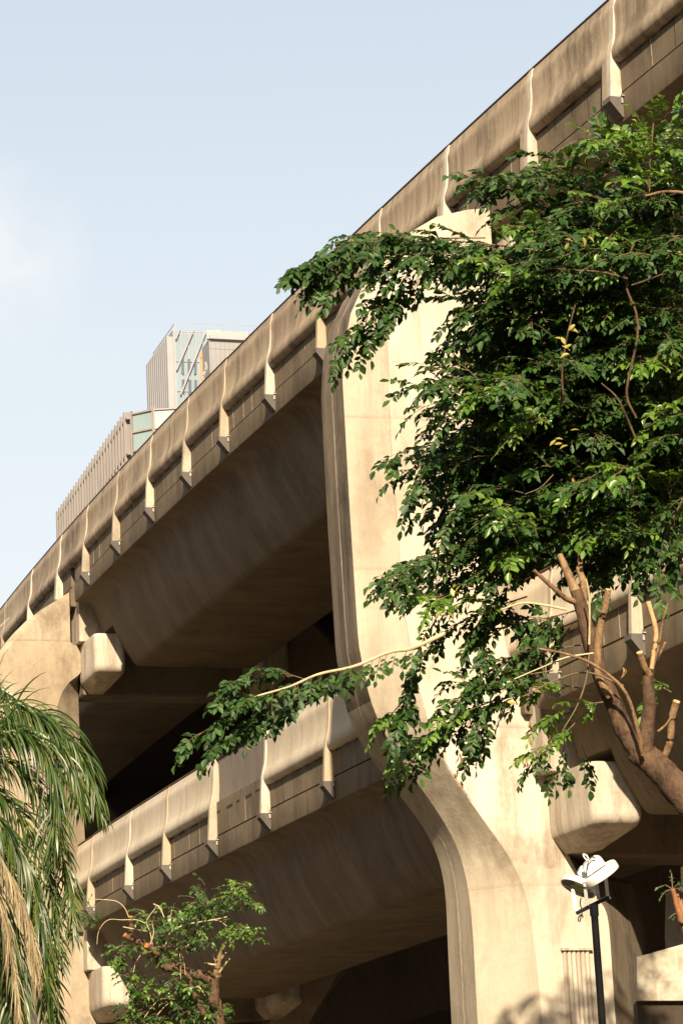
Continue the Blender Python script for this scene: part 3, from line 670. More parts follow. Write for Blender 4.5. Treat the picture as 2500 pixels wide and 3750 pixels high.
def ubracket(pA, pB, fA, fB, parent):
    """flat steel U bracket: from the drum pivots down to its feet on the bar"""
    w = im(.0, .0, 1)*.0035
    for p, f in ((pA, fA), (pB, fB)):
        mid = p+(f-p)*.72
        b = MB(); pts = [p, mid, f]
        side = np.cross(f-p, w); side = side/np.linalg.norm(side)*.0155
        for q0, q1 in ((p, mid), (mid, f)):
            d = (q1-q0)/2; b.box((q0+q1)/2, d*1.03, w, side)
        b.build('bracket_arm', M['white_metal'], parent)
        b = MB(); b.tube([p-w*4, p+w*3], .016, 10); b.build('pivot_bolt', M['white_metal'], parent)
# upright lamp, glass facing down to the right
cA = lz(612, 628, -.08); axA = im(.565, .825, .0)
hA, aa, ab = disc(cA, axA, .232, .095, 'floodlight_head', t)
bx = lz(538, 530, -.06); axn = axA/np.linalg.norm(axA); lng = im(.825, -.565, 0)
b = MB(); u1 = lng*.125*KL; v1 = _fw*.09*KL
prof = [(-1, -.055), (-1, .02), (-.92, .05), (-.6, .078), (.6, .078), (.92, .05), (1, .02), (1, -.055)]
A = [bx+u1*p-axn*q*KL-v1 for p, q in prof]; Bq = [bx+u1*p-axn*q*KL+v1 for p, q in prof]; b.prism(A, Bq); b.build('driver_box', M['white_metal'], hA, bevel=.006)
b = MB()
for k in (-.6, .6):
    for j in (-.5, .5): b.tube([bx+u1*k+v1*j+axn*.05*KL, bx+u1*k+v1*j+axn*.12*KL], .012*KL, 8)
b.build('driver_stud', M['white_metal'], hA)
b = MB()
for k in (-.5, .35): b.tube([bx+u1*k+axn*-.078*KL, bx+u1*k+axn*-.082*KL], .007*KL, 8)
b.build('cover_screw', M['steel'], hA)
b = MB(); p0 = lz(490, 490, -.1); p1 = lz(428, 405, -.1); d = p1-p0; sd_ = np.cross(d, _fw); sd_ /= np.linalg.norm(sd_)
loop = [p0, p0+d*.3-sd_*.0095, p0+d*.75-sd_*.0135, p1, p1+d*.02+sd_*.006, p0+d*.75+sd_*.0135, p0+d*.3+sd_*.0095, p0]
b.tube(spline(loop, 26), .0075, 7); b.tube([lz(500, 505, -.1), p0+d*.25], .013, 8); b.build('lifting_eye', M['white_metal'], hA, True)
ubracket(lz(440, 752, -.15), lz(672, 612, -.2), lz(462, 985, -.06), lz(700, 880, .0), hA)
# tilted lamp, glass facing down left towards the street
cB = lz(372, 768, .06); axB = im(-.42, .80, -.40)
hB, ba, bb2 = disc(cB, axB, .215, .075, 'floodlight_head', t)
axn2 = axB/np.linalg.norm(axB); bx2 = lz(432, 655, .15)-axn2*.03; l2_ = im(.88, .46, 0)
b = MB(); u1 = l2_*.085*KL; v1 = _fw*.08*KL
A = [bx2+u1*p-axn2*q*KL-v1 for p, q in prof]; Bq = [bx2+u1*p-axn2*q*KL+v1 for p, q in prof]; b.prism(A, Bq); b.build('driver_box', M['white_metal'], hB, bevel=.006)
ubracket(lz(300, 815, .02), lz(572, 742, .1), lz(340, 1050, -.02), lz(596, 920, .05), hB)
b = MB()
b.tube(spline([lz(560, 445, -.16), lz(520, 435, -.17), lz(482, 480, -.18), lz(463, 560, -.18), lz(458, 640, -.15)], 20), .0055, 6)
b.tube(spline([lz(395, 905), lz(385, 960), lz(392, 1000), lz(410, 1050)], 12), .006, 6)
b.tube(spline([lz(410, 1080, -.06), lz(392, 1130, -.06), lz(385, 1172, -.06), lz(362, 1160, -.06), lz(372, 1120, -.06), lz(400, 1095, -.06), lz(420, 1130, -.06)], 26), .006, 6)
b.build('cable', M['cable'], t, True)
# ------------------------------------------------------------------ leaves
def leaflet_T(wid, fold=.10, curl=.08):
    """pointed oval leaflet along +x, unit length, normal +z"""
    V = [(0, 0, 0), (.22, .36*wid, fold*.4*wid), (.22, 0, -.02), (.22, -.36*wid, fold*.4*wid), (.55, .5*wid, fold*wid-curl*.3), (.55, 0, -.02-curl*.3), (.55, -.5*wid, fold*wid-curl*.3), (.82, .27*wid, fold*.5*wid-curl*.75), (.82, 0, -.01-curl*.75), (.82, -.27*wid, fold*.5*wid-curl*.75), (1, 0, -curl*1.15)]
    Q = [(1, 2, 5, 4), (2, 3, 6, 5), (4, 5, 8, 7), (5, 6, 9, 8)]; T = [(0, 2, 1), (0, 3, 2), (7, 8, 10), (8, 9, 10)]
    return np.array(V), np.array(Q), np.array(T)
def rotm(x, z):
    """matrices with local x along x, local z as near z as possible (arrays n,3)"""
    x = x/(np.linalg.norm(x, axis=1, keepdims=True)+1e-9); y = np.cross(z, x); y /= (np.linalg.norm(y, axis=1, keepdims=True)+1e-9); zz = np.cross(x, y)
    return np.stack([x, y, zz], axis=2)
class Leaves:
    def __init__(s): s.P = []; s.D = []; s.U = []; s.S = []; s.stem = MB()
    def pinnate(s, p, d, up, length, n, size, droop=.35, stem=True, spread=58):
        """compound leaf: leaflets in two rows along a drooping rachis"""
        p = np.asarray(p, float); d = np.asarray(d, float); d /= np.linalg.norm(d)+1e-9; pts = [p]
        up = np.asarray(up, float); m = n+1
        for i in range(m):
            d = d+np.array([0, 0, -droop/m]); d /= np.linalg.norm(d); pts.append(pts[-1]+d*length/m)
            side = np.cross(up, d); side /= np.linalg.norm(side)+1e-9; uu = np.cross(d, side)
            if i >= 1:
                for k in (1, -1):
                    if i == m-1 and k == -1: continue
                    a = math.radians(rng.normal(spread, 9)) if not (i == m-1) else math.radians(rng.normal(0, 12))
                    q = pts[-1]-d*(length/m*.45 if k < 0 else 0)
                    ld = d*math.cos(a)+side*k*math.sin(a)+np.array([0, 0, -.04-.22*rng.random()])+rng.normal(0, .1, 3)
                    s.P.append(q); s.D.append(ld); s.U.append(uu+rng.normal(0, .28, 3)+side*k*.25); s.S.append(size*rng.uniform(.58, 1.15)*(.8 if i == 1 else 1))
        if stem: s.stem.tube(pts[::2]+[pts[-1]], .0035, 3, cap=False)
    def build(s, name, mat, parent, wid=.5, fold=.25, curl=.12, stemmat=None):
        V0, Q0, T0 = leaflet_T(wid, fold, curl)
        P, D, U, S = map(np.array, (s.P, s.D, s.U, s.S)); n = len(P)
        R = rotm(D, U); wv = rng.uniform(.85, 1.15, n)
        L = V0[None]*np.stack([S, S*wv, S*rng.uniform(.3, 1.9, n)], 1)[:, None, :]
        V = np.einsum('nij,nkj->nki', R, L)+P[:, None, :]
        k = len(V0); o = (np.arange(n)*k)[:, None, None]
        ob = np_mesh(name, V.reshape(-1, 3), (Q0[None]+o).reshape(-1, 4), (T0[None]+o).reshape(-1, 3), mat, parent)
        return ob
TOCAM = np.array([0, -1., 0])
def leaf_up(k=1.0): return np.array([0, 0, 1.])+TOCAM*k*rng.uniform(.2, .9)+rng.normal(0, .22, 3)
def clothe(Ls, pts, n, length, size, nleaf=4, outspread=.8, droop=.5, drift=(0, 0, 0), start=.1, upk=1.0):
    """set compound leaves alternately along a twig polyline"""
    pts = [np.asarray(p) for p in pts]
    seg = [np.linalg.norm(pts[i+1]-pts[i]) for i in range(len(pts)-1)]; cum = np.concatenate([[0], np.cumsum(seg)]); tot = cum[-1]
    for j in range(n):
        u = (start+(1-start)*(j+rng.random()*.6)/n)*tot; i = min(max(np.searchsorted(cum, u)-1, 0), len(seg)-1); f = min(1, (u-cum[i])/(seg[i]+1e-9)); p = pts[i]*(1-f)+pts[i+1]*f
        d = pts[i+1]-pts[i]; d /= np.linalg.norm(d)+1e-9
        sgn = 1 if j % 2 else -1
        side = np.cross([0, 0, 1.], d); side /= np.linalg.norm(side)+1e-9
        v = d*rng.uniform(.35, 1.0)+side*sgn*outspread*rng.uniform(.4, 1.1)+np.array([0, 0, rng.normal(.05, .3)])+np.array(drift)
        Ls.pinnate(p, v, leaf_up(upk), length*rng.uniform(.7, 1.2), nleaf+int(rng.integers(-1, 2)), size, droop*rng.uniform(.5, 1.5))
    Ls.pinnate(pts[-1], pts[-1]-pts[-2], leaf_up(upk), length, nleaf, size, droop)
def inside(poly, x, y):
    c = False; n = len(poly)
    for i in range(n):
        x0, y0 = poly[i]; x1, y1 = poly[i-1]
        if (y0 > y) != (y1 > y) and x < (x1-x0)*(y-y0)/(y1-y0)+x0: c = not c
    return c
# ------------------------------------------------------------------ main tree
DM = 31.0
tree = thing('pruned_tree', 'large leafy tree with a pruned brown trunk covering the right of the photo', 'tree')
G, GB, GY, GD = Leaves(), Leaves(), Leaves(), Leaves()
LEN, SZ = .30, .110
def px(pts, dd=0.0, dd2=None):
    n = len(pts); dd2 = dd if dd2 is None else dd2
    return [atd(x, y, DM+dd+(dd2-dd)*i/max(1, n-1)) for i, (x, y) in enumerate(pts)]
twigs = MB()
def spray(pts, n=9, dd=0., dd2=None, length=LEN, size=SZ, which=None, droop=.5, drift=(0, 0, 0), r=.009, nleaf=5, start=.1, outs=.8, upk=1.0, sub=0, trim=.86):
    P = spline(px(pts, dd, dd2), max(6, 3*len(pts)))
    if trim: P = P[:max(4, int(len(P)*trim))]
    clothe(which or G, P, n, length, size, nleaf, outs, droop, drift, start, upk)
    twigs.tube(P, np.linspace(r, r*.35, len(P)), 5)
    for k in range(sub):   # side twigs
        i = int(rng.integers(1, len(P)-1)); d = P[i]-P[i-1]; d /= np.linalg.norm(d)
        v = d*.6+_r*rng.normal(-.1, .4)*(1 if trim else .3)+_fw*rng.normal(0, .5)+np.array([0, 0, rng.normal(-.15, .35) if trim else -abs(rng.normal(.1, .3))]); v /= np.linalg.norm(v); l = rng.uniform(.25, .5)*(1 if trim else .7)
        q = [P[i], P[i]+v*l*.5, P[i]+v*l+np.array([0, 0, -.08*l])]; clothe(which or G, q, 4, length, size, nleaf, outs, droop, drift, .2, upk); twigs.tube(q, [r*.5, r*.4, r*.25], 4)
# outer sprays: the silhouette against the pier and the sky
spray([(1244, 576), (1074, 556), (924, 546), (794, 561), (694, 608)], 44, -.6, -1.2, sub=5, trim=None, drift=(0, 0, -.15))
spray([(1114, 546), (994, 546), (874, 534), (794, 548)], 26, -.2, sub=3, trim=None, drift=(0, 0, -.2))
spray([(930, 580), (880, 650), (840, 730), (818, 752)], 13, -1.0, droop=.9, trim=None, sub=2)
spray([(980, 590), (930, 640), (905, 690), (884, 725)], 10, -.9, droop=.9, trim=None, sub=2)
spray([(840, 590), (770, 620), (730, 640)], 11, -1.1, droop=.7, trim=None, sub=2)
spray([(1054, 586), (954, 581), (854, 586), (784, 591)], 26, -.9, sub=4, trim=None, drift=(0, 0, -.2))
spray([(1100, 590), (1020, 610), (965, 640), (950, 668)], 9, -.8, droop=.8)
spray([(1350, 500), (1240, 455), (1150, 430), (1085, 455)], 18, .3, sub=5)
spray([(1420, 440), (1320, 385), (1220, 395), (1150, 420)], 14, .6, sub=3)
spray([(1480, 420), (1420, 335), (1340, 318), (1292, 340)], 13, -.4, which=GB, sub=2)
spray([(1490, 440), (1495, 370), (1500, 325), (1475, 288)], 13, -.7, which=GB, sub=3, droop=.3)
spray([(1490, 430), (1500, 350), (1545, 305), (1590, 290)], 12, -.6, which=GB, sub=3, droop=.3)
spray([(1380, 440), (1400, 380), (1440, 350)], 9, .2, sub=2)
spray([(1330, 480), (1300, 420), (1270, 400)], 9, .3, sub=2)
spray([(1300, 700), (1180, 680), (1080, 710), (1005, 752)], 13, -.7, droop=.7, sub=3)
spray([(1250, 760), (1150, 760), (1070, 790), (1015, 792)], 11, -.5, droop=.7, sub=2)
spray([(1300, 880), (1150, 870), (1010, 880), (892, 900)], 20, -.9, droop=.6, sub=4)
spray([(1230, 900), (1080, 910), (985, 930), (940, 955)], 14, -.3, droop=.8, sub=3)
spray([(1220, 960), (1100, 980), (1020, 1015), (960, 1045)], 13, .2, droop=.8, sub=3)
spray([(1200, 1040), (1080, 1050), (960, 1070), (865, 1122)], 17, -.7, droop=.7, sub=3)
spray([(1080, 1065), (1000, 1090), (950, 1130), (925, 1185)], 9, -.6, droop=1.0)
spray([(1150, 1120), (1060, 1130), (1000, 1160), (960, 1180)], 11, .1, droop=.8, sub=2)
spray([(1250, 1190), (1120, 1230), (1000, 1280), (900, 1320), (840, 1388)], 24, -.6, droop=.6, sub=5)
spray([(1230, 1260), (1130, 1290), (1040, 1330), (960, 1345)], 14, .0, droop=.7, sub=3)
spray([(1200, 1330), (1100, 1350), (1010, 1370), (945, 1385)], 13, -.4, which=GB, droop=.7, sub=2)
spray([(1210, 1370), (1120, 1400), (1040, 1440), (970, 1495)], 14, -.2, droop=.8, sub=3)
spray([(1180, 1400), (1080, 1380), (1010, 1410), (985, 1440)], 9, -.5, which=GB, droop=.8)
spray([(1330, 1400), (1250, 1420), (1150, 1430), (1080, 1470)], 13, -.3, droop=.6, sub=2)
spray([(1340, 1420), (1270, 1445), (1200, 1440), (1140, 1400)], 10, .2, droop=.6, sub=2)
# the long leader to the left, nearer the camera than the rest
P = spline(px([(1020, 1455), (945, 1489), (890, 1499), (815, 1530), (730, 1549), (665, 1577), (585, 1600)], -1.5, -2.6), 26)
lead = MB(); lead.tube(P, np.linspace(.021, .008, 26)*(1+.08*np.sin(np.arange(26)*1.7)), 8); lead.build('leader_branch', M['twig_pale'], tree, True)
clothe(G, P[2:18], 13, .25, .10, 4, .3, 1.6, (0, 0, -.9), .05, 1.2)
clothe(G, P[12:], 16, .26, .105, 4, .9, .9, (0, 0, -.15), .0, 1.3)
for pts, n in (([(700, 1560), (640, 1545), (560, 1555), (510, 1585)], 12), ([(660, 1575), (580, 1605), (520, 1650), (440, 1700), (425, 1738)], 16), ([(640, 1590), (590, 1640), (540, 1680), (490, 1720), (480, 1752)], 13), ([(620, 1590), (600, 1650), (570, 1690)], 9), ([(680, 1570), (660, 1620), (625, 1655)], 9), ([(590, 1600), (540, 1590), (495, 1605)], 8)):
    spray(pts, n, -2.2, -2.4, .25, .105, droop=.8, upk=1.4, r=.006)
spray([(985, 1490), (950, 1530), (935, 1580), (925, 1630), (880, 1675)], 12, -1.4, None, .24, .10, droop=1.3, outs=.5, drift=(0, 0, -.4))
spray([(925, 1610), (890, 1650), (850, 1690)], 8, -1.4, None, .24, .10, which=GB, droop=.8)
spray([(940, 1600), (925, 1660), (905, 1690)], 7, -1.4, droop=.9)
# lower curtain
spray([(1340, 1480), (1220, 1500), (1140, 1520), (1080, 1560)], 14, -.3, droop=.6, sub=3)
spray([(1270, 1540), (1160, 1560), (1060, 1600), (985, 1640)], 15, -.5, droop=.7, sub=3)
spray([(1200, 1590), (1120, 1620), (1040, 1660), (1005, 1680)], 12, -.4, droop=.7, sub=3)
spray([(1130, 1610), (1060, 1640), (980, 1690), (895, 1745)], 13, -.6, droop=.7, which=GB, sub=1)
spray([(1060, 1650), (990, 1710), (935, 1760), (905, 1790)], 9, -.6, droop=.8)
spray([(1120, 1640), (1100, 1690), (1070, 1740)], 8, -.5, droop=1.0)
spray([(1330, 1580), (1250, 1570), (1190, 1590), (1150, 1640)], 11, -.2, which=GB, droop=.7)
spray([(1400, 1610), (1340, 1620), (1280, 1640), (1220, 1680)], 9, -.3, which=GB, droop=.7)
spray([(1340, 1640), (1290, 1690), (1250, 1720), (1215, 1725)], 7, -.5, which=GB, droop=.7)
for pts in ([(1262, 1690), (1262, 1750), (1258, 1800)], [(1300, 1690), (1290, 1740), (1300, 1770)], [(1330, 1700), (1345, 1740), (1350, 1775)], [(1250, 1710), (1225, 1745), (1208, 1760)]):
    spray(pts, 3, -.5, None, .26, .10, droop=1.2, outs=.35, which=G, nleaf=4, r=.004)
spray([(1540, 1590), (1520, 1580), (1500, 1600)], 4, -.9, which=GB)
# right edge hangers
spray([(1590, 1100), (1540, 1200), (1500, 1290), (1470, 1335)], 13, -.8, droop=.9, sub=3)
spray([(1590, 1200), (1560, 1260), (1545, 1310)], 8, -.8, droop=.9)
spray([(1450, 1250), (1400, 1290), (1370, 1320)], 9, -.4, droop=.9, sub=2)
# the body of the crown
BODY = [(1600, 300), (1480, 390), (1380, 440), (1260, 450), (1180, 450), (1120, 470), (1200, 520), (1180, 560), (1010, 580), (1000, 615), (1120, 640), (1110, 720), (1070, 770), (1100, 830), (1050, 880), (1060, 940), (1030, 1000), (1060, 1060), (1030, 1110), (1080, 1150), (1080, 1230), (1040, 1290), (1080, 1330), (1180, 1290), (1290, 1270), (1330, 1250), (1420, 1290), (1500, 1290), (1560, 1180), (1600, 1150)]
HOLES = [(1360, 670, 26), (1190, 505, 30), (1300, 1010, 14), (1120, 690, 12), (1385, 985, 10), (1250, 760, 9), (1440, 880, 9)]
def body_ok(x, y):
    return inside(BODY, x, y) and inside(BODY, x-52, y) and inside(BODY, x, y-34) and not any((x-a)**2+(y-b_)**2 < (r+26)**2 for a, b_, r in HOLES)
cents = []; tries = 0
while len(cents) < 92 and tries < 9000:      # leafy tiers: flat layered branchlets with shaded gaps between them
    tries += 1
    x, y = rng.uniform(1010, 1578), rng.uniform(300, 1340)
    if not body_ok(x, y) or any((x-a)**2/74**2+(y-b_)**2/40**2 < 1 for a, b_, _ in cents): continue
    cents.append((x, y, float(rng.uniform(-.7, 1.3))))
for x, y, dd in cents:
    lean = rng.normal(.22, .2)
    for k in range(int(rng.integers(7, 11))):
        ox = rng.normal(0, 62); oy = ox*-lean*.5+rng.normal(0, 13)
        if not inside(BODY, x+ox-40, y+oy): continue
        p = atd(x+ox, y+oy, DM+dd+rng.normal(0, .28))
        v = _r*rng.normal(-.55, .45)+_fw*rng.normal(-.45, .45)+np.array([0, 0, rng.normal(.0, .16)]); v /= np.linalg.norm(v); l = rng.uniform(.3, .5)
        q = [p, p+v*l*.5+np.array([0, 0, .02]), p+v*l+np.array([0, 0, -.1*l])]
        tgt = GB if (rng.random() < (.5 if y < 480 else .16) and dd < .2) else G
        clothe(tgt, q, int(rng.integers(5, 8)), LEN, SZ*rng.uniform(.78, 1.1), 5, .85, .4, (0, 0, 0), .1, 1.0); twigs.tube(q, [.006, .005, .003], 4)
cnt = 0
while cnt < 330:                              # sparser growth deep inside
    x, y = rng.uniform(980, 1580), rng.uniform(290, 1340)
    if not body_ok(x, y): continue
    p = atd(x, y, DM+rng.uniform(1.2, 2.3)); v = rng.normal(0, 1, 3); v[2] *= .3; v /= np.linalg.norm(v); l = .4
    q = [p, p+v*l*.5, p+v*l]; clothe(G, q, 5, LEN, SZ, 4, .85, .5); twigs.tube(q, [.006, .005, .003], 4); cnt += 1
# yellow and dry leaves
for x, y, n in ((1315, 745, 2), (1290, 775, 2), (1285, 812, 3), (1300, 1002, 3), (1275, 1010, 2), (1345, 545, 2), (1300, 560, 2), (1215, 1590, 1), (1050, 1360, 2), (1020, 1400, 2), (1180, 1620, 1)):
    for k in range(n):
        p = atd(x+rng.normal(0, 10), y+rng.normal(0, 8), DM-1.9); GY.P.append(p); a = rng.uniform(0, 6.28); GY.D.append(_r*math.cos(a)+np.array([0, 0, .5*math.sin(a)-.2])); GY.U.append(leaf_up(1.6)); GY.S.append(SZ*rng.uniform(.7, .95))
for x, y in ((1218, 1665), (1215, 1690), (1208, 1745), (1053, 1740), (1046, 1765), (1056, 1790), (1385, 1525), (1430, 1530), (1320, 1100)):
    for k in range(3):
        p = atd(x+rng.normal(0, 4), y+rng.normal(0, 6), DM-.8); GD.P.append(p); GD.D.append(np.array([rng.normal(0, .25), rng.normal(0, .25), -1])); GD.U.append(rng.normal(0, 1, 3)); GD.S.append(SZ*rng.uniform(.55, .85))
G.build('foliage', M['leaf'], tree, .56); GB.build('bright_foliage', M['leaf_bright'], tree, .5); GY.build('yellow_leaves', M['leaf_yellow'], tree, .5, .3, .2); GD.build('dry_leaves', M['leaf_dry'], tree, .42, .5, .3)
for Lx in (G, GB): twigs.V, twigs.F = twigs.V, twigs.F; twigs.add(Lx.stem.V, Lx.stem.F)
twigs.build('twig', M['twig'], tree)
# trunk and pruned limbs
def limb(pts, r0, r1, mat, name, dd=0., dd2=None, parent=None, n=8, wob=.14, cut=None, rep=5):
    if max(y for _, y in pts) > 1300: dd2 = (dd if dd2 is None else dd2)-1.5; dd -= 1.5
    P = spline(px(pts, dd, dd2), max(5, rep*len(pts)))
    rr = np.linspace(r0, r1, len(P))*(1+np.array([rng.normal(0, .035) for _ in P]))
    b = MB(); b.tube(P, rr, 12, True, wob); o = b.build(name, mat, parent or tree, True, 60)
    if cut:
        d = P[-1]-P[-2]; d /= np.linalg.norm(d); b = MB(); b.tube([P[-1]-d*.002, P[-1]+d*.012], [r1*1.0, r1*.93], 12, True, .2); b.build('cut_end', M[cut], o)
    return o
gx = atd(1690, 2020, DM-2.0)
P = [np.array([gx[0]+.75, gx[1]+.3, -.05]), np.array([gx[0]+.62, gx[1]+.2, 1.4]), gx]+px([(1620, 1890), (1560, 1818), (1510, 1762), (1462, 1725)], -1.9, -1.5)
P = spline(P, 34); b = MB(); rr = np.concatenate([np.linspace(.26, .165, 16), np.linspace(.165, .125, 18)])*(1+np.array([rng.normal(0, .03) for _ in range(34)])); b.tube(P, rr, 18, True, .12); b.build('trunk', M['bark'], tree, True, 70)
limb([(1478, 1745), (1440, 1690), (1405, 1610), (1375, 1540), (1350, 1460), (1335, 1400), (1322, 1355)], .105, .062, M['bark'], 'limb', -.05, .1)
limb([(1328, 1372), (1312, 1338), (1298, 1305), (1285, 1275)], .055, .03, M['bark_pale'], 'limb', .1, .4)
limb([(1330, 1385), (1300, 1375), (1270, 1350), (1225, 1310)], .035, .018, M['bark_pale'], 'limb', .1, -.2)
limb([(1335, 1400), (1340, 1345), (1330, 1310), (1332, 1275)], .045, .028, M['bark_pale'], 'limb', .1, .8)
limb([(1400, 1600), (1372, 1545), (1376, 1450), (1388, 1400), (1396, 1355)], .045, .031, M['bark_pale'], 'cut_limb', -.15, -.2, cut='cut')
limb([(1482, 1740), (1484, 1680), (1490, 1620), (1487, 1560), (1492, 1535)], .085, .05, M['bark'], 'limb', -.1, -.1)
limb([(1490, 1550), (1478, 1530), (1468, 1500)], .035, .033, M['bark_pale'], 'cut_limb', -.12, -.2, cut='cut')
limb([(1492, 1560), (1500, 1500), (1505, 1450), (1488, 1385)], .022, .026, M['cut'], 'cut_limb', -.1, -.2, cut='cut')
limb([(1496, 1540), (1512, 1480), (1520, 1430), (1533, 1385)], .017, .009, M['bark_pale'], 'cut_limb', -.1, -.2)
limb([(1498, 1530), (1515, 1500), (1526, 1478)], .016, .014, M['bark_pale'], 'cut_limb', -.05, -.1, cut='cut_orange')
limb([(1525, 1740), (1538, 1700), (1542, 1650), (1552, 1612)], .036, .036, M['bark_pale'], 'cut_limb', -.1, -.2, cut='cut')
limb([(1510, 1680), (1528, 1665), (1540, 1648)], .013, .013, M['bark_pale'], 'cut_limb', -.15, -.2)
limb([(1475, 1735), (1462, 1670), (1440, 1600), (1408, 1560), (1350, 1520), (1290, 1500), (1235, 1490)], .023, .010, M['bark_pale'], 'limb', -.25, -.5)
limb([(1352, 1480), (1353, 1430), (1352, 1370), (1345, 1330)], .011, .009, M['twig_pale'], 'limb', -.25, -.3)
limb([(1362, 1500), (1300, 1510), (1250, 1530), (1180, 1560)], .009, .006, M['twig_pale'], 'limb', -.3, -.4)
limb([(1352, 1500), (1345, 1560), (1325, 1620), (1290, 1680)], .011, .006, M['twig'], 'limb', -.3, -.5)
limb([(1430, 1575), (1350, 1545), (1280, 1560), (1200, 1600)], .012, .006, M['twig'], 'limb', -.2, -.4)
limb([(1300, 1400), (1250, 1390), (1200, 1385), (1150, 1400)], .014, .008, M['twig_pale'], 'limb', .2, .2)
# branches seen through the crown
limb([(1460, 960), (1438, 900), (1462, 780), (1460, 720), (1438, 660), (1440, 600), (1455, 560)], .013, .011, M['bark'], 'limb', -1.2, -1.2)
limb([(1440, 640), (1380, 625), (1310, 620), (1260, 615)], .010, .006, M['bark'], 'limb', -1.4, -1.5)
limb([(1450, 655), (1480, 645), (1520, 630)], .010, .006, M['bark'], 'limb', -1.4, -1.5)
limb([(1295, 930), (1290, 860), (1300, 780), (1320, 700)], .011, .008, M['bark'], 'limb', -1.4, -1.4)
limb([(1500, 270), (1495, 340), (1490, 400), (1488, 430)], .008, .010, M['twig'], 'limb', -.9, -.8)
limb([(1590, 445), (1530, 440), (1480, 450)], .016, .012, M['bark_pale'], 'limb', -1.2, -1.4)
limb([(1270, 1090), (1240, 1120), (1205, 1135)], .006, .004, M['twig'], 'limb', -2.0)
limb([(1460, 1010), (1420, 920), (1380, 880)], .011, .007, M['bark'], 'limb', -1.9)
# separate pruned stub with shoots at the right edge
t = thing('cut_branch', 'thin orange pruned stem sprouting green shoots at the right edge', 'tree')
P = spline([lz(1445, 800, -6), lz(1500, 1000, -6), lz(1560, 1200, -6), lz(1640, 1420, -6), np.array([*(lz(1760, 1800, -6)[:2]+np.array([.6, 0])), -.05])], 24)
b = MB(); b.tube(P, np.linspace(.016, .04, 24), 10, True, .1); o = b.build('stem', plain('orange_bark', (.30, .13, .05), .7, 0, .4, 20, .3), t, True, 60)
GS = Leaves()
for dx, dy in ((-.06, .10), (.0, .15), (.06, .13), (-.1, .03), (.09, .06)): GS.pinnate(P[0], _r*dx+np.array([0, 0, dy]), leaf_up(1), .11, 3, .034, 1.6)
for i in (8, 13): GS.pinnate(P[i], -_r+np.array([0, 0, .3]), leaf_up(1), .08, 3, .028, 1.2)
GS.build('shoot', M['leaf'], t, .5); GS.stem.build('twig', M['twig'], t)
P2 = spline([lz(1520, 790, -5.5), lz(1580, 830, -5.5), lz(1700, 900, -5.5), np.array([*(lz(1900, 1100, -5.5)[:2]), -.05])], 14)
t2 = thing('grey_stump', 'short grey cut branch end beside the orange stem at the right edge', 'tree'); b = MB(); b.tube(P2, np.linspace(.018, .06, 14), 9, True, .1); b.build('stem', M['bark'], t2, True, 60)
# ------------------------------------------------------------------ small pruned tree, lower left
DQ = 47.0
tree2 = thing('small_tree', 'small pruned tree with orange cut ends below the lower deck at left', 'tree')
def q6(x, y): return (300+x*.44643, 3150+y*.44643)
def qp(pts, dd=0., dd2=None):
    dd2 = dd if dd2 is None else dd2; n = len(pts)
    return [at(*q6(x, y), DQ+dd+(dd2-dd)*i/max(1, n-1)) for i, (x, y) in enumerate(pts)]
def limb2(pts, r0, r1, mat, name, dd=0., dd2=None, cut=None):
    P = spline(qp(pts, dd, dd2), 5*len(pts)); b = MB(); b.tube(P, np.linspace(r0, r1, len(P))*(1+np.array([rng.normal(0, .04) for _ in P])), 10, True, .14); o = b.build(name, mat, tree2, True, 60)
    if cut:
        d = P[-1]-P[-2]; d /= np.linalg.norm(d); b = MB(); b.tube([P[-1]-d*.002, P[-1]+d*.02], [r1, r1*.9], 10, True, .2); b.build('cut_end', M[cut], o)
bt = at(790, 3800, DQ)
P = spline([np.array([bt[0]+.3, bt[1]+.2, -.05]), np.array([bt[0]+.15, bt[1], 1.5])]+qp([(1120, 1400), (1085, 1200), (1085, 1100), (1090, 1000), (1120, 900)]), 30)
b = MB(); b.tube(P, np.concatenate([np.linspace(.16, .09, 15), np.linspace(.09, .07, 15)]), 14, True, .16); b.build('trunk', M['bark'], tree2, True, 70)
limb2([(1110, 950), (1115, 860), (1135, 790), (1165, 700)], .07, .03, M['bark_pale'], 'limb', 0, -.1)
for p in ([(1110, 860), (1060, 855), (1005, 840)], [(1110, 840), (1085, 810), (1075, 775)], [(1130, 920), (1170, 860), (1210, 810)], [(1130, 830), (1160, 790), (1180, 760)], [(1090, 950), (1060, 930), (1045, 910)]): limb2(p, .018, .014, M['twig_pale'], 'cut_limb', -.05, -.15)
limb2([(1085, 1010), (1000, 950), (900, 930), (780, 880), (690, 880), (620, 790), (570, 720), (500, 680), (420, 650), (355, 615)], .085, .045, M['bark'], 'limb', .0, -.2, 'cut_orange')
limb2([(420, 650), (405, 600), (408, 540), (402, 470)], .042, .038, M['bark'], 'cut_limb', -.2, -.25, 'cut_orange')
limb2([(620, 770), (570, 725), (535, 702)], .045, .045, M['bark'], 'cut_limb', -.25, -.35, 'cut_orange')
limb2([(500, 770), (580, 740), (680, 705), (770, 720), (820, 730), (870, 700)], .032, .02, M['bark'], 'limb', -.3, -.3, 'cut')
limb2([(1000, 1260), (960, 1180), (900, 1050), (880, 960), (760, 870)], .05, .03, M['bark'], 'limb', -.2, -.3)
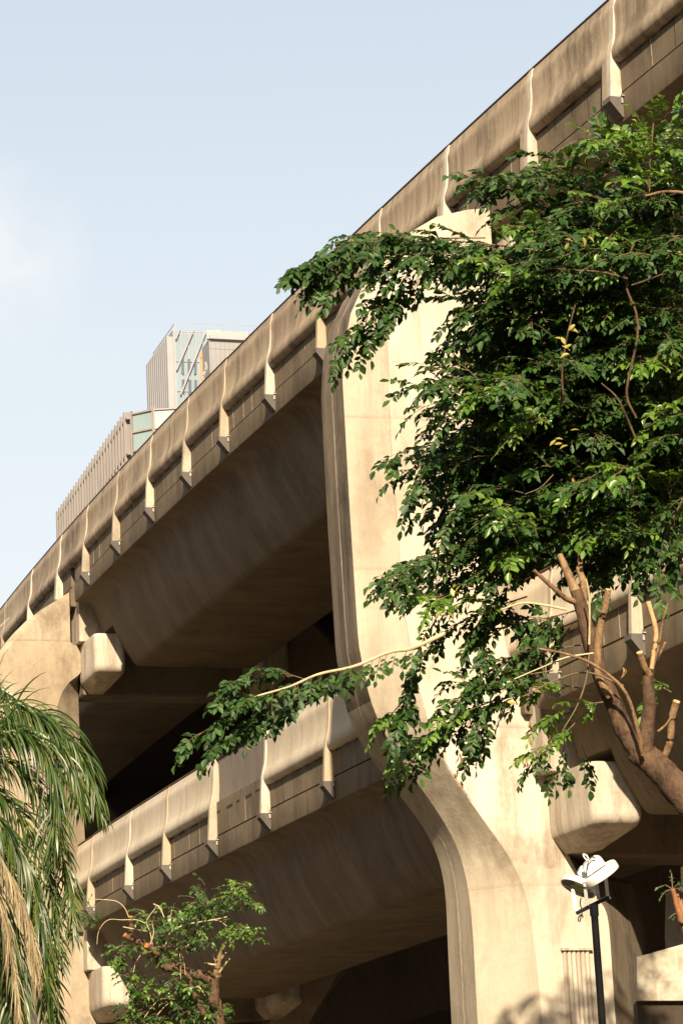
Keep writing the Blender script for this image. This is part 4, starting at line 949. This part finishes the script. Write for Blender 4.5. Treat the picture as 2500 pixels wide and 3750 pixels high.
for p, r in (([(385, 465), (350, 390), (290, 340), (200, 325), (80, 320)], .011), ([(525, 520), (450, 490), (330, 490), (230, 487), (170, 530), (135, 600), (125, 690)], .009), ([(580, 690), (560, 590), (530, 510), (560, 450), (600, 400), (610, 370), (590, 360)], .012), ([(590, 360), (640, 390), (675, 470)], .016), ([(690, 690), (715, 610), (760, 570), (850, 530), (980, 505), (1100, 485), (1190, 465)], .018), ([(1060, 490), (1130, 500), (1190, 540)], .009), ([(340, 548), (430, 565), (540, 585)], .012), ([(560, 700), (590, 600), (580, 530)], .02), ([(720, 480), (735, 440), (740, 410)], .02), ([(800, 740), (810, 840), (812, 980)], .007), ([(820, 770), (840, 850), (850, 940)], .007), ([(480, 780), (440, 850), (425, 920)], .008), ([(515, 1290), (580, 1200), (650, 1140), (760, 1140)], .010), ([(620, 1270), (680, 1200), (740, 1160)], .012), ([(900, 1050), (960, 1040), (1010, 1110)], .014)):
    limb2(p, r*.75, r*.42, M['twig_pale'], 'limb', -.3, -.4)
H, HB = Leaves(), Leaves()
def blob2(poly, n, tgt, dd=(-.6, .5), l=.22, s=.088, up=1.0):
    n = int(n*.95); xs = [p[0] for p in poly]; ys = [p[1] for p in poly]; c = 0
    while c < n:
        x, y = rng.uniform(min(xs), max(xs)), rng.uniform(min(ys), max(ys))
        if not inside(poly, x, y): continue
        p = at(*q6(x, y), DQ+rng.uniform(*dd)); v = _r*rng.normal(0, .8)+_fw*rng.normal(-.2, .6)+np.array([0, 0, rng.normal(0, .3)])
        (HB if rng.random() < .3 else tgt).pinnate(p, v, leaf_up(up), l*rng.uniform(.7, 1.1), 3, s, .6); c += 1
blob2([(640, 370), (800, 350), (920, 340), (1050, 400), (1040, 470), (900, 520), (1040, 590), (1050, 650), (980, 720), (840, 690), (740, 680), (640, 640), (600, 560), (760, 470)], 120, H)
blob2([(890, 330), (940, 290), (1130, 290), (1300, 265), (1400, 290), (1330, 380), (1200, 400), (1060, 420), (940, 400)], 60, H)
blob2([(1130, 240), (1180, 180), (1260, 150), (1390, 210), (1320, 250), (1200, 220)], 16, HB)
blob2([(1350, 330), (1440, 290), (1530, 400), (1480, 380)], 8, H)
blob2([(905, 205), (960, 190), (1080, 215), (1060, 240), (960, 215)], 7, H)
blob2([(1130, 510), (1250, 520), (1350, 520), (1420, 580), (1490, 640), (1370, 670), (1250, 620), (1210, 660)], 40, HB)
blob2([(420, 420), (480, 400), (560, 440), (640, 490), (600, 540), (500, 470)], 22, H)
blob2([(260, 720), (380, 680), (510, 690), (480, 740), (380, 770), (280, 760)], 22, H)
blob2([(180, 850), (280, 760), (320, 760), (230, 850)], 8, HB)
blob2([(320, 900), (380, 860), (520, 990), (600, 1100), (500, 1200), (400, 1180), (310, 1150), (340, 1080), (390, 1000)], 50, H)
blob2([(640, 900), (780, 960), (880, 960), (1010, 990), (960, 1090), (880, 1080), (780, 1060), (700, 1080), (720, 990)], 48, H)
blob2([(700, 1080), (900, 1080), (1000, 1100), (1180, 1110), (1200, 1200), (1230, 1344), (1000, 1300), (900, 1344), (700, 1300), (760, 1180)], 80, H)
blob2([(300, 1160), (420, 1200), (560, 1210), (700, 1280), (720, 1400), (280, 1400), (340, 1280)], 75, H)
blob2([(0, 400), (80, 400), (130, 340), (140, 380), (90, 450), (20, 500), (0, 500)], 12, H)
blob2([(560, 560), (640, 600), (760, 760), (740, 900), (650, 830)], 28, H)
H.build('foliage', M['leaf'], tree2, .62); HB.build('bright_foliage', M['leaf_bright'], tree2, .6)
tw = MB(); tw.add(H.stem.V, H.stem.F); tw.add(HB.stem.V, HB.stem.F); join_into(next(c for c in tree2.children if c.name.startswith('foliage')), tw, M['twig'])
# ------------------------------------------------------------------ palm at the left edge
DP = 42.0
palm = thing('palm_tree', 'feather palm with drooping glossy fronds at the left edge', 'palm')
crown = atd(-95, 1760, DP)
b = MB(); tp = [np.array([crown[0]-.1, crown[1]+.1, -.05]), np.array([crown[0]-.12, crown[1], 2.5]), crown+np.array([0, 0, -.3])]
b.tube(spline(tp, 30), np.linspace(.2, .13, 30)*(1+.05*np.sin(np.arange(30)*2.1)), 14, True, .05); b.build('trunk', M['bark'], palm, True, 70)
b = MB(); b.tube([crown+np.array([0, 0, -.6]), crown+np.array([0, 0, -.2]), crown+np.array([0, 0, .25])], [.14, .16, .06], 12); b.build('crownshaft', plain('green_crownshaft', (.10, .16, .05), .45), palm, True)
M['rachis'] = plain('pale_frond_stalk', (.22, .24, .08), .45, 0, .3, 8)
def frond(pts, dd=0., dd2=None, nl=58, ll=.62, wid=.026, mat=None, hang=1.0, spread=.85, start=.10):
    dd2 = dd if dd2 is None else dd2; n = len(pts)
    P = spline([atd(x, y, DP+dd+(dd2-dd)*i/(n-1)) for i, (x, y) in enumerate(pts)], 44)
    o = MB(); o.tube(P, np.linspace(.028, .006, 44), 6); rach = o.build('frond', M['palm_dry'] if mat is M['palm_dry'] else M['rachis'], palm, True)
    V = []; Q = []; K = 8; nl = int(nl*1.75)
    for j in range(nl):
        u = start+(1-start)*(j+rng.random()*.7)/nl; f = u*43; i = min(int(f), 42); p = P[i]+(P[i+1]-P[i])*(f-i); d = P[i+1]-P[i]; d /= np.linalg.norm(d)
        side = np.cross(d, [0, 0, 1.]); side = side/(np.linalg.norm(side)+1e-6); upv = np.cross(side, d)
        for k in (-1, 1):
            ph = rng.normal(.15, .75); rad = side*k*math.cos(ph)+upv*math.sin(ph)
            l = ll*(1-.5*max(0, u-.6)/.4)*(.55+.45*min(1, u/.25))*rng.uniform(.7, 1.12); v = d*rng.uniform(.45, .9)+rad*spread*rng.uniform(.6, 1.2)+rng.normal(0, .08, 3); v /= np.linalg.norm(v)
            q = p.copy(); w0 = 1.05*wid*rng.uniform(.6, 1.25); b0 = len(V); tw = rng.uniform(-.7, .7)
            hg = hang*rng.uniform(.6, 1.3)
            for m in range(K):
                s_ = m/(K-1); wd = w0*(.45+1.5*s_ if s_ < .3 else .9*(1-((s_-.3)/.7)**1.7)+.02)
                wv = np.cross(v, [rng.normal(0, .05), -1., .25]); nw = np.linalg.norm(wv); wv = wv/nw if nw > .15 else side
                wv = wv*math.cos(tw)+np.cross(v, wv)*math.sin(tw)
                V += [q-wv*wd*.5, q+wv*wd*.5]
                if m: Q.append((b0+2*m-2, b0+2*m-1, b0+2*m+1, b0+2*m))
                v = v+np.array([0, 0, -hg*.30]); v /= np.linalg.norm(v); q = q+v*l/(K-1)
    np_mesh('leaflets', V, Q, [], mat or M['palm'], rach)
frond([(-95, 1760), (-40, 1690), (20, 1650), (90, 1645), (155, 1690), (205, 1780), (225, 1870)], .1, -.4, 74, .85, .030, hang=1.0)
frond([(-95, 1760), (-50, 1670), (10, 1620), (60, 1625), (120, 1680), (165, 1770), (185, 1850)], -.3, -.7, 64, .8, .030, hang=1.1)
frond([(-95, 1760), (-40, 1700), (40, 1680), (100, 1720), (125, 1800), (130, 1880), (122, 1960)], -.6, -1.2, 66, .75, .030, hang=1.0)
frond([(-95, 1780), (-40, 1745), (30, 1755), (80, 1810), (120, 1890), (150, 1990), (165, 2080), (170, 2150)], -.4, -.9, 70, .62, .028, hang=.7)
frond([(-95, 1790), (-40, 1800), (20, 1840), (70, 1910), (110, 2010), (130, 2110), (140, 2220)], -.2, -.8, 70, .62, .028, hang=.7)
frond([(-95, 1800), (-50, 1840), (10, 1900), (60, 1990), (90, 2100), (105, 2220), (110, 2340)], -.6, -1.3, 76, .75, .030, hang=1.1)
frond([(-95, 1810), (-60, 1900), (-20, 2000), (20, 2120), (45, 2240), (60, 2380)], -.4, -1.0, 66, .75, .030, hang=1.1)
frond([(-95, 1760), (-90, 1660), (-60, 1590), (-20, 1570), (20, 1600)], .2, -.2, 50, .45, .02, hang=.6)
frond([(-95, 1800), (-40, 1890), (20, 1990), (80, 2120), (120, 2260), (135, 2400)], .2, -.2, 66, .62, .028, hang=.7)
frond([(-95, 1800), (-60, 1960), (-10, 2120), (20, 2260), (30, 2420)], .3, 0, 60, .75, .03, hang=1.1)
frond([(-95, 1820), (-40, 1900), (10, 1985), (50, 2070), (75, 2160), (85, 2260)], -1.4, -1.9, 70, .62, .011, M['palm_dry'], hang=1.2, spread=.4)
frond([(-95, 1820), (-60, 1930), (-20, 2020), (15, 2130), (35, 2250), (45, 2340)], -1.5, -2.0, 66, .62, .011, M['palm_dry'], hang=1.3, spread=.4)

# ------------------------------------------------------------------ light
SUN_EL, SUN_AZ = math.radians(29.5), math.radians(178.7)   # azimuth clockwise from +Y
sd = np.array([math.sin(SUN_AZ)*math.cos(SUN_EL), math.cos(SUN_AZ)*math.cos(SUN_EL), math.sin(SUN_EL)])
sl = bpy.data.lights.new('sun', 'SUN'); sl.energy = 5.0; sl.angle = math.radians(.53); sl.color = (1, .84, .62)
so = bpy.data.objects.new('sun', sl); C.objects.link(so)
so.rotation_euler = Vector(-sd).to_track_quat('-Z', 'Y').to_euler(); so.location = (0, -20, 60)
w = bpy.data.worlds.new('World'); bpy.context.scene.world = w; w.use_nodes = True; nt = w.node_tree
for n in list(nt.nodes): nt.nodes.remove(n)
sky = nt.nodes.new('ShaderNodeTexSky'); sky.sky_type = 'NISHITA'; sky.sun_disc = False
sky.sun_elevation = SUN_EL; sky.sun_rotation = SUN_AZ; sky.air_density = 1.0; sky.dust_density = 3.0; sky.ozone_density = 1.0; sky.altitude = 0
bg = nt.nodes.new('ShaderNodeBackground'); bg.inputs[1].default_value = .09
wo = nt.nodes.new('ShaderNodeOutputWorld'); nt.links.new(bg.outputs[0], wo.inputs[0])
tc = nt.nodes.new('ShaderNodeTexCoord'); mp = nt.nodes.new('ShaderNodeMapping'); mp.inputs['Scale'].default_value = (1, 1, 2.2); nt.links.new(tc.outputs['Generated'], mp.inputs[0])
nz = nt.nodes.new('ShaderNodeTexNoise'); nz.inputs['Scale'].default_value = 4.0; nz.inputs['Detail'].default_value = 6; nz.inputs['Roughness'].default_value = .55; nt.links.new(mp.outputs[0], nz.inputs['Vector'])
mr = nt.nodes.new('ShaderNodeMapRange'); mr.inputs[1].default_value = .5; mr.inputs[2].default_value = .85; mr.inputs[3].default_value = .5; mr.inputs[4].default_value = .85; nt.links.new(nz.outputs[0], mr.inputs[0])
mx = nt.nodes.new('ShaderNodeMix'); mx.data_type = 'RGBA'; nt.links.new(mr.outputs[0], mx.inputs[0]); nt.links.new(sky.outputs[0], mx.inputs[6]); mx.inputs[7].default_value = (4.0, 4.35, 4.45, 1)
# one faint bank of cloud low on the left
cdir = at(-60, 950, 1.0)-CAM; cdir /= np.linalg.norm(cdir)
dt = nt.nodes.new('ShaderNodeVectorMath'); dt.operation = 'DOT_PRODUCT'; nt.links.new(tc.outputs['Generated'], dt.inputs[0]); dt.inputs[1].default_value = tuple(cdir)
cm = nt.nodes.new('ShaderNodeMapRange'); cm.interpolation_type = 'SMOOTHSTEP'; cm.inputs[1].default_value = math.cos(math.radians(2.3)); cm.inputs[2].default_value = 1.0; nt.links.new(dt.outputs['Value'], cm.inputs[0])
cn = nt.nodes.new('ShaderNodeTexNoise'); cn.inputs['Scale'].default_value = 38; cn.inputs['Detail'].default_value = 5; nt.links.new(tc.outputs['Generated'], cn.inputs['Vector'])
cr = nt.nodes.new('ShaderNodeMapRange'); cr.inputs[1].default_value = .3; cr.inputs[2].default_value = .75; nt.links.new(cn.outputs[0], cr.inputs[0])
cmul = nt.nodes.new('ShaderNodeMath'); cmul.operation = 'MULTIPLY'; cs = nt.nodes.new('ShaderNodeMath'); cs.operation = 'MULTIPLY'; cs.inputs[1].default_value = .4; nt.links.new(cm.outputs[0], cs.inputs[0]); nt.links.new(cs.outputs[0], cmul.inputs[0]); nt.links.new(cr.outputs[0], cmul.inputs[1])
m3 = nt.nodes.new('ShaderNodeMix'); m3.data_type = 'RGBA'; nt.links.new(cmul.outputs[0], m3.inputs[0]); m3.inputs[7].default_value = (5.9, 5.6, 5.3, 1)
# haze whitens the sky towards the horizon
sx = nt.nodes.new('ShaderNodeSeparateXYZ'); nt.links.new(tc.outputs['Generated'], sx.inputs[0])
hz = nt.nodes.new('ShaderNodeMapRange'); hz.inputs[1].default_value = .12; hz.inputs[2].default_value = .52; hz.inputs[3].default_value = 1.0; hz.inputs[4].default_value = 0; nt.links.new(sx.outputs[2], hz.inputs[0])
m2 = nt.nodes.new('ShaderNodeMix'); m2.data_type = 'RGBA'; nt.links.new(hz.outputs[0], m2.inputs[0]); nt.links.new(mx.outputs[2], m2.inputs[6]); m2.inputs[7].default_value = (4.75, 4.95, 4.9, 1)
nt.links.new(m2.outputs[2], m3.inputs[6]); nt.links.new(m3.outputs[2], bg.inputs[0])
sc = bpy.context.scene
sc.view_settings.view_transform = 'Standard'; sc.view_settings.look = 'None'; sc.view_settings.exposure = 1.12; sc.view_settings.gamma = 1
sc.cycles.max_bounces = 8; sc.cycles.transparent_max_bounces = 8
